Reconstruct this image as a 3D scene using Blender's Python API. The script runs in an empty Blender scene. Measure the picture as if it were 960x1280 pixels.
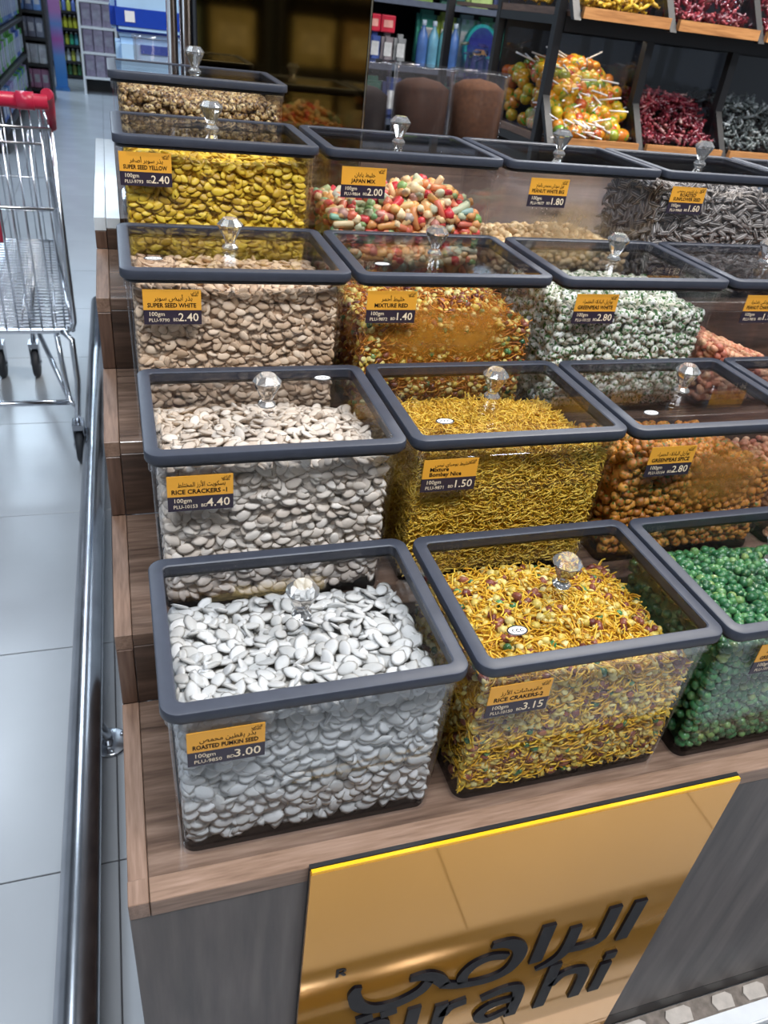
import bpy, bmesh, math, random
import numpy as np
from mathutils import Vector, Matrix, Euler
random.seed(7); rng = np.random.default_rng(11)
PI = math.pi
scene = bpy.context.scene
COL = scene.collection

# ------------------------------------------------------------------ camera, world, lights, exposure
CAM = np.array([0.0002, -0.4716, 1.4802])
cam_d = bpy.data.cameras.new('camera'); cam = bpy.data.objects.new('camera', cam_d); COL.objects.link(cam)
cam.location = CAM; cam.rotation_euler = Euler((0.9869, -0.1052, -0.2949), 'XYZ')
cam_d.sensor_fit = 'HORIZONTAL'; cam_d.sensor_width = 36.0; cam_d.lens = 36.0
cam_d.clip_start = 0.02; cam_d.clip_end = 100
cam_d.dof.use_dof = True; cam_d.dof.focus_distance = 0.95; cam_d.dof.aperture_fstop = 14.0
scene.camera = cam
w = bpy.data.worlds.new('world'); scene.world = w; w.use_nodes = True
w.node_tree.nodes['Background'].inputs[0].default_value = (0.75, 0.86, 1.0, 1)
w.node_tree.nodes['Background'].inputs[1].default_value = 0.40
vs = scene.view_settings
vs.view_transform = 'Standard'; vs.look = 'None'; vs.gamma = 1.0; vs.use_curve_mapping = False
vs.exposure = -0.18
scene.cycles.transparent_max_bounces = 32
scene.cycles.max_bounces = 10
scene.cycles.caustics_reflective = False; scene.cycles.caustics_refractive = False
CEIL = 3.6
# ceiling luminaires (x, y, length x, length y, watts, colour): housings are built with the room
LAMPS = [(-1.3, 0.6, 0.6, 2.4, 42, (0.78, 0.89, 1.0)), (0.45, -0.75, 2.4, 0.6, 150, (0.92, 0.96, 1.0)),
         (-1.3, 4.4, 0.6, 2.4, 60, (0.74, 0.87, 1.0)), (1.95, 1.30, 1.4, 0.6, 125, (1.0, 0.95, 0.88)),
         (3.3, 0.2, 0.6, 2.4, 60, (1.0, 0.94, 0.86)), (-1.3, 8.2, 0.6, 2.4, 110, (0.66, 0.83, 1.0)),
         (3.2, 4.2, 1.4, 0.6, 85, (0.92, 0.95, 1.0)), (-0.6, 12.2, 2.4, 0.6, 110, (0.66, 0.83, 1.0))]
for lx, ly, sx, sy, wt, c in LAMPS:
    ld = bpy.data.lights.new('lamp_light', 'AREA'); ld.shape = 'RECTANGLE'; ld.size = sx; ld.size_y = sy
    ld.energy = wt; ld.color = c
    lo = bpy.data.objects.new('lamp_light', ld); COL.objects.link(lo); lo.location = (lx, ly, CEIL - 0.09)

# ------------------------------------------------------------------ helpers
def tag(o, label=None, cat=None, group=None, kind=None):
    if label: o['label'] = label
    if cat: o['category'] = cat
    if group: o['group'] = group
    if kind: o['kind'] = kind
    return o
def empty(name, loc=(0, 0, 0), rz=0):
    o = bpy.data.objects.new(name, None); COL.objects.link(o); o.location = loc; o.rotation_euler = (0, 0, rz)
    o.empty_display_size = 0.02
    return o
def link(name, me, mat=None, parent=None, loc=None):
    o = bpy.data.objects.new(name, me); COL.objects.link(o)
    if mat and not me.materials: me.materials.append(mat)
    if parent: o.parent = parent
    if loc: o.location = loc
    return o
def copy_tree(o, parent=None):
    c = o.copy(); COL.objects.link(c); c.parent = parent
    for ch in list(o.children): copy_tree(ch, c)
    return c
class MB:
    """collects shapes for ONE mesh"""
    def __init__(s): s.v = []; s.f = []; s.sm = []
    def add(s, v, f, smooth=False):
        n = len(s.v); s.v += [tuple(a) for a in v]; s.f += [tuple(i + n for i in q) for q in f]; s.sm += [smooth] * len(f); return s
    def box(s, a, b):
        x0, y0, z0 = a; x1, y1, z1 = b
        return s.add([(x0,y0,z0),(x1,y0,z0),(x1,y1,z0),(x0,y1,z0),(x0,y0,z1),(x1,y0,z1),(x1,y1,z1),(x0,y1,z1)],
                     [(0,3,2,1),(4,5,6,7),(0,1,5,4),(1,2,6,5),(2,3,7,6),(3,0,4,7)])
    def prism(s, pts, lo, hi, axis='z'):
        """closed polygon (a,b) pairs extruded along an axis"""
        def P(a, b, c): return {'z': (a, b, c), 'x': (c, a, b), 'y': (a, c, b)}[axis]
        n = len(pts); v = [P(a, b, lo) for a, b in pts] + [P(a, b, hi) for a, b in pts]
        f = [tuple(range(n))[::-1], tuple(range(n, 2 * n))] + [(i, (i + 1) % n, n + (i + 1) % n, n + i) for i in range(n)]
        return s.add(v, f)
    def tube(s, pts, r, seg=8, closed=False):
        pts = [Vector(p) for p in pts]; n = len(pts); rs = r if isinstance(r, (list, tuple)) else [r] * n
        v = []; prev = None
        for i, p in enumerate(pts):
            if closed: t = (pts[(i + 1) % n] - pts[i - 1]).normalized()
            else: t = (pts[min(i + 1, n - 1)] - pts[max(i - 1, 0)]).normalized()
            if prev is None:
                a = Vector((0, 0, 1)) if abs(t.z) < 0.9 else Vector((1, 0, 0)); u = t.cross(a).normalized()
            else: u = (prev - t * prev.dot(t)).normalized()
            prev = u; k = t.cross(u)
            for j in range(seg):
                an = 2 * PI * j / seg; v.append(p + (u * math.cos(an) + k * math.sin(an)) * rs[i])
        f = []
        for i in range(n if closed else n - 1):
            for j in range(seg):
                i2 = (i + 1) % n; f.append((i * seg + j, i * seg + (j + 1) % seg, i2 * seg + (j + 1) % seg, i2 * seg + j))
        s.add(v, f, True)
        if not closed:
            m = len(s.v) - n * seg
            s.f += [tuple(m + j for j in range(seg))[::-1], tuple(m + (n - 1) * seg + j for j in range(seg))]; s.sm += [False, False]
        return s
    def lathe(s, prof, seg=24, smooth=True, c=(0, 0, 0)):
        v = [(c[0] + r * math.cos(2 * PI * j / seg), c[1] + r * math.sin(2 * PI * j / seg), c[2] + z) for r, z in prof for j in range(seg)]
        f = [(i * seg + j, i * seg + (j + 1) % seg, (i + 1) * seg + (j + 1) % seg, (i + 1) * seg + j) for i in range(len(prof) - 1) for j in range(seg)]
        f += [tuple(range(seg))[::-1], tuple((len(prof) - 1) * seg + j for j in range(seg))]
        return s.add(v, f, smooth)
    def mesh(s, name, bevel=0, seg=2):
        me = bpy.data.meshes.new(name); me.from_pydata(s.v, [], s.f); me.polygons.foreach_set('use_smooth', s.sm)
        bm = bmesh.new(); bm.from_mesh(me)
        bmesh.ops.recalc_face_normals(bm, faces=bm.faces)
        if bevel:
            ed = [e for e in bm.edges if len(e.link_faces) == 2 and e.calc_face_angle(0) > 0.5]
            bmesh.ops.bevel(bm, geom=ed, offset=bevel, segments=seg, affect='EDGES', clamp_overlap=True)
        bm.to_mesh(me); bm.free()
        if s.sharp: me.set_sharp_from_angle(angle=math.radians(s.sharp))
        me.update(); return me
    sharp = 0
    def build(s, name, mat, parent=None, loc=None, bevel=0, seg=2):
        return link(name, s.mesh(name, bevel, seg), mat, parent, loc)
def rrect(x0, y0, x1, y1, r, n=5):
    out = []
    for cx, cy, a0 in ((x1 - r, y0 + r, -90), (x1 - r, y1 - r, 0), (x0 + r, y1 - r, 90), (x0 + r, y0 + r, 180)):
        for k in range(n + 1):
            a = math.radians(a0 + 90 * k / n); out.append((cx + r * math.cos(a), cy + r * math.sin(a)))
    return out
def ring_prism(mb, outer, inner, prof):
    """frame: loops between outer and inner rounded rectangles; prof = [(t, z)], t 0 outer .. 1 inner, closed"""
    n = len(outer); v = []; f = []
    for t, z in prof:
        v += [(o[0] + (i[0] - o[0]) * t, o[1] + (i[1] - o[1]) * t, z) for o, i in zip(outer, inner)]
    m = len(prof)
    for k in range(m):
        k2 = (k + 1) % m
        f += [(k * n + j, k * n + (j + 1) % n, k2 * n + (j + 1) % n, k2 * n + j) for j in range(n)]
    mb.add(v, f, True); return mb

# ------------------------------------------------------------------ materials
def nodes(name):
    m = bpy.data.materials.new(name); m.use_nodes = True; nt = m.node_tree
    return m, nt, nt.nodes['Principled BSDF']
def N(nt, t, **k):
    n = nt.nodes.new(t)
    for a, b in k.items(): setattr(n, a, b)
    return n
def L(nt, a, b): nt.links.new(a, b)
def ramp(nt, fac, stops):
    r = N(nt, 'ShaderNodeValToRGB'); e = r.color_ramp.elements
    while len(e) < len(stops): e.new(0.5)
    for i, (p, c) in enumerate(stops): e[i].position = p; e[i].color = (*c, 1)
    L(nt, fac, r.inputs[0]); return r.outputs[0]
def sp(p, **k):
    for a, b in k.items(): p.inputs[{'rough': 'Roughness', 'metal': 'Metallic', 'spec': 'Specular IOR Level', 'coat': 'Coat Weight', 'crough': 'Coat Roughness', 'ior': 'IOR'}[a]].default_value = b
def plain(name, c, noise=0.06, scale=40.0, **k):
    m, nt, p = nodes(name); sp(p, **k)
    tc = N(nt, 'ShaderNodeTexCoord'); t = N(nt, 'ShaderNodeTexNoise'); t.inputs['Scale'].default_value = scale; t.inputs['Detail'].default_value = 3
    L(nt, tc.outputs['Object'], t.inputs['Vector'])
    a = tuple(max(0, x * (1 - noise)) for x in c); b = tuple(min(1, x * (1 + noise)) for x in c)
    L(nt, ramp(nt, t.outputs[0], [(0.3, a), (0.7, b)]), p.inputs['Base Color']); return m
def wood(name, dark, mid, light, grain='x', rough=0.35, scale=1.0, coat=0.0):
    m, nt, p = nodes(name); sp(p, rough=rough, coat=coat, crough=0.12)
    tc = N(nt, 'ShaderNodeTexCoord'); mp = N(nt, 'ShaderNodeMapping')
    s = {'x': (2.2, 26, 26), 'y': (26, 2.2, 26), 'z': (26, 26, 2.2)}[grain]
    mp.inputs['Scale'].default_value = tuple(a * scale for a in s); L(nt, tc.outputs['Object'], mp.inputs[0])
    n1 = N(nt, 'ShaderNodeTexNoise'); n1.inputs['Scale'].default_value = 1.0; n1.inputs['Detail'].default_value = 6; n1.inputs['Distortion'].default_value = 1.2
    n2 = N(nt, 'ShaderNodeTexNoise'); n2.inputs['Scale'].default_value = 6.0; n2.inputs['Detail'].default_value = 5
    L(nt, mp.outputs[0], n1.inputs['Vector']); L(nt, mp.outputs[0], n2.inputs['Vector'])
    mx = N(nt, 'ShaderNodeMath', operation='MULTIPLY_ADD'); mx.inputs[1].default_value = 0.45; L(nt, n2.outputs[0], mx.inputs[0])
    m2 = N(nt, 'ShaderNodeMath', operation='MULTIPLY'); m2.inputs[1].default_value = 0.62; L(nt, n1.outputs[0], m2.inputs[0]); L(nt, m2.outputs[0], mx.inputs[2])
    L(nt, ramp(nt, mx.outputs[0], [(0.36, dark), (0.53, mid), (0.70, light)]), p.inputs['Base Color'])
    bp = N(nt, 'ShaderNodeBump'); bp.inputs['Strength'].default_value = 0.06; bp.inputs['Distance'].default_value = 0.002
    L(nt, n2.outputs[0], bp.inputs['Height']); L(nt, bp.outputs[0], p.inputs['Normal']); return m
def clear(name, tint=(0.97, 0.98, 1.0), ior=1.42, rough=0.02, haze=0.0):
    """thin clear acrylic: transmits straight, mirrors by Fresnel"""
    m, nt, p = nodes(name); nt.nodes.remove(p); out = nt.nodes['Material Output']
    t = N(nt, 'ShaderNodeBsdfTransparent'); t.inputs[0].default_value = (*tint, 1)
    g = N(nt, 'ShaderNodeBsdfGlossy'); g.inputs['Roughness'].default_value = rough; g.inputs[0].default_value = (1, 1, 1, 1)
    lw = N(nt, 'ShaderNodeLayerWeight'); lw.inputs['Blend'].default_value = 0.5
    pw = N(nt, 'ShaderNodeMath', operation='POWER'); pw.inputs[1].default_value = 4.5; L(nt, lw.outputs['Facing'], pw.inputs[0])
    fr = N(nt, 'ShaderNodeMath', operation='MULTIPLY_ADD'); fr.inputs[1].default_value = 0.62; fr.inputs[2].default_value = 0.72 * ((ior - 1) / (ior + 1)) ** 2; L(nt, pw.outputs[0], fr.inputs[0])
    mx = N(nt, 'ShaderNodeMixShader'); L(nt, fr.outputs[0], mx.inputs[0]); L(nt, t.outputs[0], mx.inputs[1]); L(nt, g.outputs[0], mx.inputs[2])
    last = mx.outputs[0]
    if haze:
        d = N(nt, 'ShaderNodeBsdfDiffuse'); d.inputs[0].default_value = (0.8, 0.84, 0.9, 1)
        m2 = N(nt, 'ShaderNodeMixShader'); m2.inputs[0].default_value = haze; L(nt, last, m2.inputs[1]); L(nt, d.outputs[0], m2.inputs[2]); last = m2.outputs[0]
    L(nt, last, out.inputs['Surface']); return m
def grain(name, stops, rough=0.5, spots=None, spot_scale=3.0, spot_at=(0.5, 0.6), rim=None, coat=0.0, bump=0.0, spec=0.5, stripes=None):
    """food pieces: every separate piece takes its own tone; spots, rim and stripes follow the piece"""
    m, nt, p = nodes(name); sp(p, rough=rough, coat=coat, spec=spec)
    g = N(nt, 'ShaderNodeNewGeometry'); oi = N(nt, 'ShaderNodeObjectInfo')
    ad = N(nt, 'ShaderNodeMath', operation='ADD'); L(nt, g.outputs['Random Per Island'], ad.inputs[0]); L(nt, oi.outputs['Random'], ad.inputs[1])
    fr = N(nt, 'ShaderNodeMath', operation='FRACT'); L(nt, ad.outputs[0], fr.inputs[0])
    c = ramp(nt, fr.outputs[0], stops)
    at = N(nt, 'ShaderNodeAttribute', attribute_name='loc')
    of = N(nt, 'ShaderNodeVectorMath', operation='ADD'); cx = N(nt, 'ShaderNodeCombineXYZ'); ms = N(nt, 'ShaderNodeMath', operation='MULTIPLY'); ms.inputs[1].default_value = 97.0
    L(nt, fr.outputs[0], ms.inputs[0]); L(nt, ms.outputs[0], cx.inputs[0]); L(nt, at.outputs['Vector'], of.inputs[0]); L(nt, cx.outputs[0], of.inputs[1])
    def mix(fac, a, col):
        x = N(nt, 'ShaderNodeMix', data_type='RGBA'); L(nt, fac, x.inputs[0]); L(nt, a, x.inputs[6]); x.inputs[7].default_value = (*col, 1); return x.outputs[2]
    if spots:
        t = N(nt, 'ShaderNodeTexNoise'); t.inputs['Scale'].default_value = spot_scale; t.inputs['Detail'].default_value = 2; L(nt, of.outputs[0], t.inputs['Vector'])
        mr = N(nt, 'ShaderNodeMapRange'); mr.inputs[1].default_value, mr.inputs[2].default_value = spot_at; L(nt, t.outputs[0], mr.inputs[0]); c = mix(mr.outputs[0], c, spots)
    sx = N(nt, 'ShaderNodeSeparateXYZ'); L(nt, at.outputs['Vector'], sx.inputs[0])
    if rim:
        q = N(nt, 'ShaderNodeVectorMath', operation='LENGTH'); v2 = N(nt, 'ShaderNodeCombineXYZ'); L(nt, sx.outputs[0], v2.inputs[0]); L(nt, sx.outputs[1], v2.inputs[1]); L(nt, v2.outputs[0], q.inputs[0])
        mr = N(nt, 'ShaderNodeMapRange'); mr.inputs[1].default_value, mr.inputs[2].default_value = 0.80, 1.0; mr.inputs[4].default_value = 0.75; L(nt, q.outputs['Value'], mr.inputs[0]); c = mix(mr.outputs[0], c, rim)
    if stripes:
        wv = N(nt, 'ShaderNodeMath', operation='SINE'); mu = N(nt, 'ShaderNodeMath', operation='MULTIPLY'); mu.inputs[1].default_value = 9.0; L(nt, sx.outputs[1], mu.inputs[0]); L(nt, mu.outputs[0], wv.inputs[0])
        mr = N(nt, 'ShaderNodeMapRange'); mr.inputs[1].default_value, mr.inputs[2].default_value = 0.1, 0.8; L(nt, wv.outputs[0], mr.inputs[0]); c = mix(mr.outputs[0], c, stripes)
    L(nt, c, p.inputs['Base Color'])
    if bump:
        t = N(nt, 'ShaderNodeTexNoise'); t.inputs['Scale'].default_value = 5.0; L(nt, of.outputs[0], t.inputs['Vector'])
        b = N(nt, 'ShaderNodeBump'); b.inputs['Strength'].default_value = bump; b.inputs['Distance'].default_value = 0.002; L(nt, t.outputs[0], b.inputs['Height']); L(nt, b.outputs[0], p.inputs['Normal'])
    return m
def emit(name, c, s):
    m, nt, p = nodes(name); p.inputs['Base Color'].default_value = (*c, 1); p.inputs['Emission Color'].default_value = (*c, 1); p.inputs['Emission Strength'].default_value = s; return m
M = {
 'tile': plain('floor_tile', (0.44, 0.465, 0.50), 0.06, 3, rough=0.24), 'grout': plain('grout', (0.10, 0.10, 0.11), rough=0.9),
 'lidframe': plain('lid_frame_plastic', (0.036, 0.041, 0.058), 0.08, 60, rough=0.42, spec=0.35), 'gasket': plain('gasket', (0.012, 0.013, 0.018), rough=0.4),
 'acrylic': clear('clear_acrylic', (0.965, 0.972, 0.985), 1.40), 'smoke': clear('smoked_lid_panel', (0.91, 0.91, 0.915), 1.40, 0.03),
 'baseshade': clear('base_shade_tint', (0.40, 0.40, 0.43), 1.45),  # dark tint stands in for the shade line at each bin foot
 'front': wood('counter_front_laminate', (0.036, 0.029, 0.028), (0.078, 0.062, 0.057), (0.120, 0.098, 0.09), 'z', 0.45, 0.5),
 'lip': wood('counter_edge_oak', (0.14, 0.078, 0.050), (0.24, 0.146, 0.098), (0.32, 0.205, 0.148), 'x', 0.45, 2.0),
 'edge': wood('counter_side_oak', (0.13, 0.072, 0.047), (0.22, 0.132, 0.090), (0.30, 0.19, 0.137), 'y', 0.45, 2.0),
 'tread': wood('counter_tread_walnut', (0.060, 0.036, 0.026), (0.14, 0.088, 0.063), (0.24, 0.16, 0.12), 'x', 0.22, 1.1, 0.6),
 'riser': wood('counter_riser_walnut', (0.028, 0.016, 0.011), (0.066, 0.038, 0.026), (0.12, 0.07, 0.05), 'x', 0.4, 1.2),
 'sidep': wood('counter_side_walnut', (0.05, 0.025, 0.016), (0.11, 0.058, 0.038), (0.17, 0.10, 0.07), 'z', 0.4, 1.2),
 'black': plain('black_metal', (0.012, 0.012, 0.014), rough=0.45), 'ink': plain('black_ink', (0.005, 0.004, 0.006), 0.0, rough=0.4, spec=0.12), 'topwhite': plain('white_gloss_top', (0.72, 0.76, 0.80), 0.03, rough=0.12),
 'orange': plain('tag_orange', (0.78, 0.36, 0.035), 0.03, rough=0.45), 'navy': plain('tag_navy', (0.024, 0.016, 0.032), rough=0.4),
 'cream': plain('tag_cream_ink', (0.86, 0.72, 0.52), 0.0, rough=0.6), 'white': plain('white_plastic', (0.8, 0.81, 0.83), 0.03, rough=0.4),
 'steel': plain('brushed_steel', (0.50, 0.52, 0.56), 0.12, 12, rough=0.22, metal=1.0), 'chrome': plain('chrome_wire', (0.72, 0.75, 0.80), 0.03, rough=0.18, metal=1.0),
 'red': plain('red_plastic', (0.48, 0.018, 0.055), 0.05, rough=0.35), 'rubber': plain('black_rubber', (0.03, 0.032, 0.038), rough=0.6),
 'gold': plain('gold_mirror', (0.19, 0.135, 0.055), 0.04, 3, rough=0.05, metal=1.0), 'sign': plain('sign_gold_acrylic', (0.66, 0.31, 0.045), 0.02, 2, rough=0.06, metal=0.6),
 'signedge': plain('sign_edge_yellow', (0.95, 0.50, 0.015), 0.02, rough=0.3),
 'conc': plain('rough_mortar', (0.20, 0.165, 0.14), 0.35, 60, rough=0.9), 'stone': plain('pale_stone', (0.52, 0.46, 0.41), 0.12, 60, rough=0.8),
 'ceil': plain('ceiling_grey', (0.30, 0.31, 0.33), rough=0.9), 'diff': emit('lamp_diffuser', (0.9, 0.95, 1.0), 2.0),
 'oakstrip': wood('rack_oak', (0.30, 0.13, 0.045), (0.46, 0.21, 0.075), (0.58, 0.29, 0.11), 'x', 0.4, 1.5),
 'rackside': wood('rack_side_wood', (0.08, 0.045, 0.03), (0.15, 0.085, 0.06), (0.22, 0.13, 0.09), 'y', 0.45, 1.5),
 'shelfgrey': plain('shelf_grey_blue', (0.10, 0.12, 0.17), 0.1, rough=0.4), 'bluepack': plain('blue_wrap', (0.012, 0.055, 0.42), 0.05, rough=0.3), 'palepack': plain('pale_blue_wrap', (0.42, 0.64, 0.90), 0.06, 9, rough=0.3),
}
mg, nt, pb = nodes('crystal'); pb.inputs['Transmission Weight'].default_value = 0.88; sp(pb, rough=0.0, ior=1.48); pb.inputs['Base Color'].default_value = (0.98, 0.99, 1, 1); M['crystal'] = mg

# ------------------------------------------------------------------ lettering
AR = {'ا': (0xFE8D, 2), 'أ': (0xFE83, 2), 'ب': (0xFE8F, 4), 'ة': (0xFE93, 2), 'ت': (0xFE95, 4), 'ج': (0xFE9D, 4), 'ح': (0xFEA1, 4), 'خ': (0xFEA5, 4), 'د': (0xFEA9, 2), 'ذ': (0xFEAB, 2),
      'ر': (0xFEAD, 2), 'ز': (0xFEAF, 2), 'س': (0xFEB1, 4), 'ش': (0xFEB5, 4), 'ص': (0xFEB9, 4), 'ض': (0xFEBD, 4), 'ط': (0xFEC1, 4), 'ع': (0xFEC9, 4), 'ف': (0xFED1, 4), 'ق': (0xFED5, 4),
      'ك': (0xFED9, 4), 'ل': (0xFEDD, 4), 'م': (0xFEE1, 4), 'ن': (0xFEE5, 4), 'ه': (0xFEE9, 4), 'و': (0xFEED, 2), 'ي': (0xFEF1, 4), 'ئ': (0xFE89, 4), 'ى': (0xFEEF, 2), 'ء': (0xFE80, 1)}
def arabic(s):
    s = s.replace('لأ', '\ue001').replace('لا', '\ue002'); out = []
    tab = dict(AR); tab['\ue001'] = (0xFEF7, 2); tab['\ue002'] = (0xFEFB, 2)
    for i, ch in enumerate(s):
        if ch not in tab: out.append(ch); continue
        b, n = tab[ch]
        pj = i > 0 and s[i - 1] in tab and tab[s[i - 1]][1] == 4 and n > 1
        nj = n == 4 and i + 1 < len(s) and s[i + 1] in tab and tab[s[i + 1]][1] > 1
        out.append(chr(b + (3 if pj and nj else 2 if nj else 1 if pj else 0)))
    return ''.join(reversed(out))
def text_mesh(items, name, depth=0.0002):
    """items: (string, x, y, height, align, bold, max width); returns ONE mesh in the x-y plane"""
    obs = []
    for s, x, y, h, al, bold, mw in items:
        c = bpy.data.curves.new('t', 'FONT'); c.body = s; c.size = h * 1.38; c.align_x = al; c.resolution_u = 2; c.offset = bold * h; c.fill_mode = 'FRONT'
        o = bpy.data.objects.new('t', c); COL.objects.link(o); obs.append((o, x, y, mw, al))
    bpy.context.view_layer.update(); dg = bpy.context.evaluated_depsgraph_get()
    V = []; F = []
    for o, x, y, mw, al in obs:
        e = o.evaluated_get(dg); me = e.to_mesh(); n = len(V)
        xs = [v.co.x for v in me.vertices]; k = 1.0
        if mw and xs and max(xs) - min(xs) > mw: k = mw / (max(xs) - min(xs))
        V += [(x + v.co.x * k, y + v.co.y, depth) for v in me.vertices]; F += [tuple(i + n for i in q.vertices) for q in me.polygons]; e.to_mesh_clear()
    for o, *_ in obs:
        c = o.data; bpy.data.objects.remove(o); bpy.data.curves.remove(c)
    me = bpy.data.meshes.new(name); me.from_pydata(V, [], F); me.update(); return me

# ------------------------------------------------------------------ the setting
fl = MB().box((-6, -4, -0.05), (6, 17, -0.004)).build('floor', M['grout']); tag(fl, 'pale grey tiled supermarket floor', 'floor', kind='structure')
TS = 0.64
tm = MB().box((0.0015, 0.0015, -0.004), (TS - 0.0015, TS - 0.0015, 0.0)).mesh('tile', 0.0008, 1); tm.materials.append(M['tile'])
for i in range(-4, 3):
    for j in range(-3, 24):
        x, y = -0.10 + i * TS, 0.50 + j * TS
        if i > -3 and i < 2 or j < 4:
            o = link('tile', tm, None, fl, (x, y, 0))
ce = MB().box((-6, -4, CEIL), (6, 17, CEIL + 0.1)).build('ceiling', M['ceil']); tag(ce, 'plain grey shop ceiling', 'ceiling', kind='structure')
for k, (lx, ly, sx, sy, wt, c) in enumerate(LAMPS):
    r = empty('ceiling_light', (lx, ly, CEIL)); tag(r, 'long white ceiling light panel hanging over the shop', 'ceiling light', 'ceiling lights over the shop')
    MB().box((-sx / 2 - .02, -sy / 2 - .02, -.07), (sx / 2 + .02, sy / 2 + .02, 0)).build('housing', M['white'], r)
    MB().box((-sx / 2, -sy / 2, -.08), (sx / 2, sy / 2, -.071)).build('diffuser', M['diff'], r)

# ------------------------------------------------------------------ stepped counter
XL, XR = -0.043, 1.65
YS = [0.0, 0.2536, 0.5017, 0.7396, 1.0002]             # lid fronts of each row
ZL = [0.9525, 1.0648, 1.1820, 1.2949, 1.3478]           # lid tops of each row
XO = [0.0, 0.005, -0.0057, -0.0022, -0.0014]
H = 0.2219
ZT = [z - H for z in ZL]                               # treads
YR = [-0.034, 0.2300, 0.4800, 0.7200, 0.9780, 1.76]        # tread front edges
ct = empty('display_counter', (0.8, 0.5, 0)); tag(ct, 'stepped walnut counter carrying the clear snack bins', 'counter')
def cpart(name, a, b, mat, bevel=0.0008):
    d = MB().box(tuple(np.subtract(a, (0.8, 0.5, 0))), tuple(np.subtract(b, (0.8, 0.5, 0)))).build(name, M[mat], ct, bevel=bevel, seg=1); return d
SW = 0.020
for k in range(5):
    z = ZT[k]; y0, y1 = YR[k], YR[k + 1]
    cpart('tread', (XL + SW, y0 + (0.024 if k == 0 else 0.0), z - 0.018), (XR, y1, z), 'tread') if k < 4 else cpart('tread', (0.0005, y0, z - 0.018), (XR, y1, z), 'riser')
    if k == 4: cpart('top_cover', (XL + SW, y0, z - 0.018), (0.0, y1, z), 'topwhite')
    cpart('side_edge', (XL, y0 + (0.024 if k == 0 else 0.0), z - 0.022), (XL + SW - 0.0006, y1, z + 0.0005), 'edge' if k < 4 else 'topwhite')
    cpart('side_panel', (XL + 0.0008, y0 + 0.002, 0.06), (XL + SW - 0.002, y1 - 0.001, z - 0.0225), 'sidep' if k < 4 else 'topwhite')
    if k: cpart('riser', (XL + SW, y0 - 0.0005, ZT[k - 1] + 0.0004), (XR, y0 + 0.016, z - 0.0185), 'riser')
    if k: cpart('riser_edge', (XL + 0.0004, y0 - 0.0005, ZT[k - 1] + 0.0010), (XL + SW - 0.001, y0 + 0.016, z - 0.0225), 'sidep')
cpart('front_lip', (XL + SW + 0.0004, YR[0] - 0.0025, ZT[0] - 0.016), (XR, YR[0] + 0.0236, ZT[0] + 0.009), 'lip')
cpart('front_lip', (XL, YR[0] - 0.0025, ZT[0] - 0.016), (XL + SW - 0.0004, YR[0] + 0.0236, ZT[0] + 0.009), 'edge')
cpart('front_panel', (XL, YR[0] - 0.0015, 0.095), (XR, YR[0] + 0.016, ZT[0] - 0.0164), 'front')
cpart('plinth', (XL + 0.004, YR[0] - 0.0015, 0.055), (XR, YR[0] + 0.02, 0.0946), 'black')
cpart('back_panel', (XL, 1.744, 0.06), (XR, 1.76, ZT[4] - 0.02), 'sidep')
# low platform edge in front of the plinth
pf = MB().box((XL - 0.01, -0.068, 0.0), (XR, -0.0358, 0.050)).build('platform_edge', M['conc']); tag(pf, 'rough mortar strip under the counter front', 'platform', kind='structure')
random.seed(3)
for i in range(9):
    x = 0.56 + i * 0.085 + random.uniform(-.012, .012); wd = random.uniform(.026, .045)
    pts = [(x, -.0655), (x + wd, -.067), (x + wd + .006, -.048), (x + wd - .003, -.041), (x + .004, -.0415), (x - .004, -.052)]
    MB().prism(pts, 0.0495, 0.0535 + random.uniform(0, .002)).build('stone_piece', M['stone'], pf)
tr = MB().box((XL - 0.012, -0.100, 0.030), (XR, -0.0685, 0.054)).build('trim_1', M['white'], bevel=0.003); tag(tr, 'white trim strip along the platform edge', 'trim', kind='structure')

# stainless rail round the counter
rl = empty('guard_rail', (-0.15, 1.5, 0)); tag(rl, 'stainless steel cart guard rail along the counter foot', 'guard rail')
def rp(x, y, z): return (x + 0.15, y - 1.5, z)
xr0 = lambda y: -0.162 + 0.0085 * (y - 0.17)
pts = [rp(1.5, -0.215, 0.10), rp(-0.10, -0.215, 0.10)] + [rp(xr0(0) + 0.065 - 0.065 * math.sin(a), -0.15 - 0.065 * math.cos(a), 0.10) for a in (0.3, 0.8, 1.2)] + [rp(xr0(y), y, 0.10) for y in (-0.1, 0.5, 1.2, 2.0, 2.8, 3.5)]
MB().tube(pts, 0.035, 24).build('rail_tube', M['steel'], rl)
for y in (0.80, 2.6):
    MB().lathe([(0.0, 0.0), (0.042, 0.0), (0.042, 0.005), (0.038, 0.008), (0.0, 0.008)], 24, c=rp(-0.112, y, 0)).build('flange', M['steel'], rl)
    MB().tube([rp(-0.118, y, 0.004), rp(-0.120, y, 0.03), rp(-0.132, y, 0.06), rp(-0.150, y, 0.085)], 0.013, 10).build('post', M['steel'], rl)
    for a in (0.6, 2.7, 4.8):
        MB().lathe([(0.0, 0.006), (0.005, 0.006), (0.004, 0.009), (0.0, 0.0095)], 10, c=rp(-0.112 + 0.030 * math.cos(a), y + 0.030 * math.sin(a), 0.002)).build('screw', M['chrome'], rl)

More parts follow.
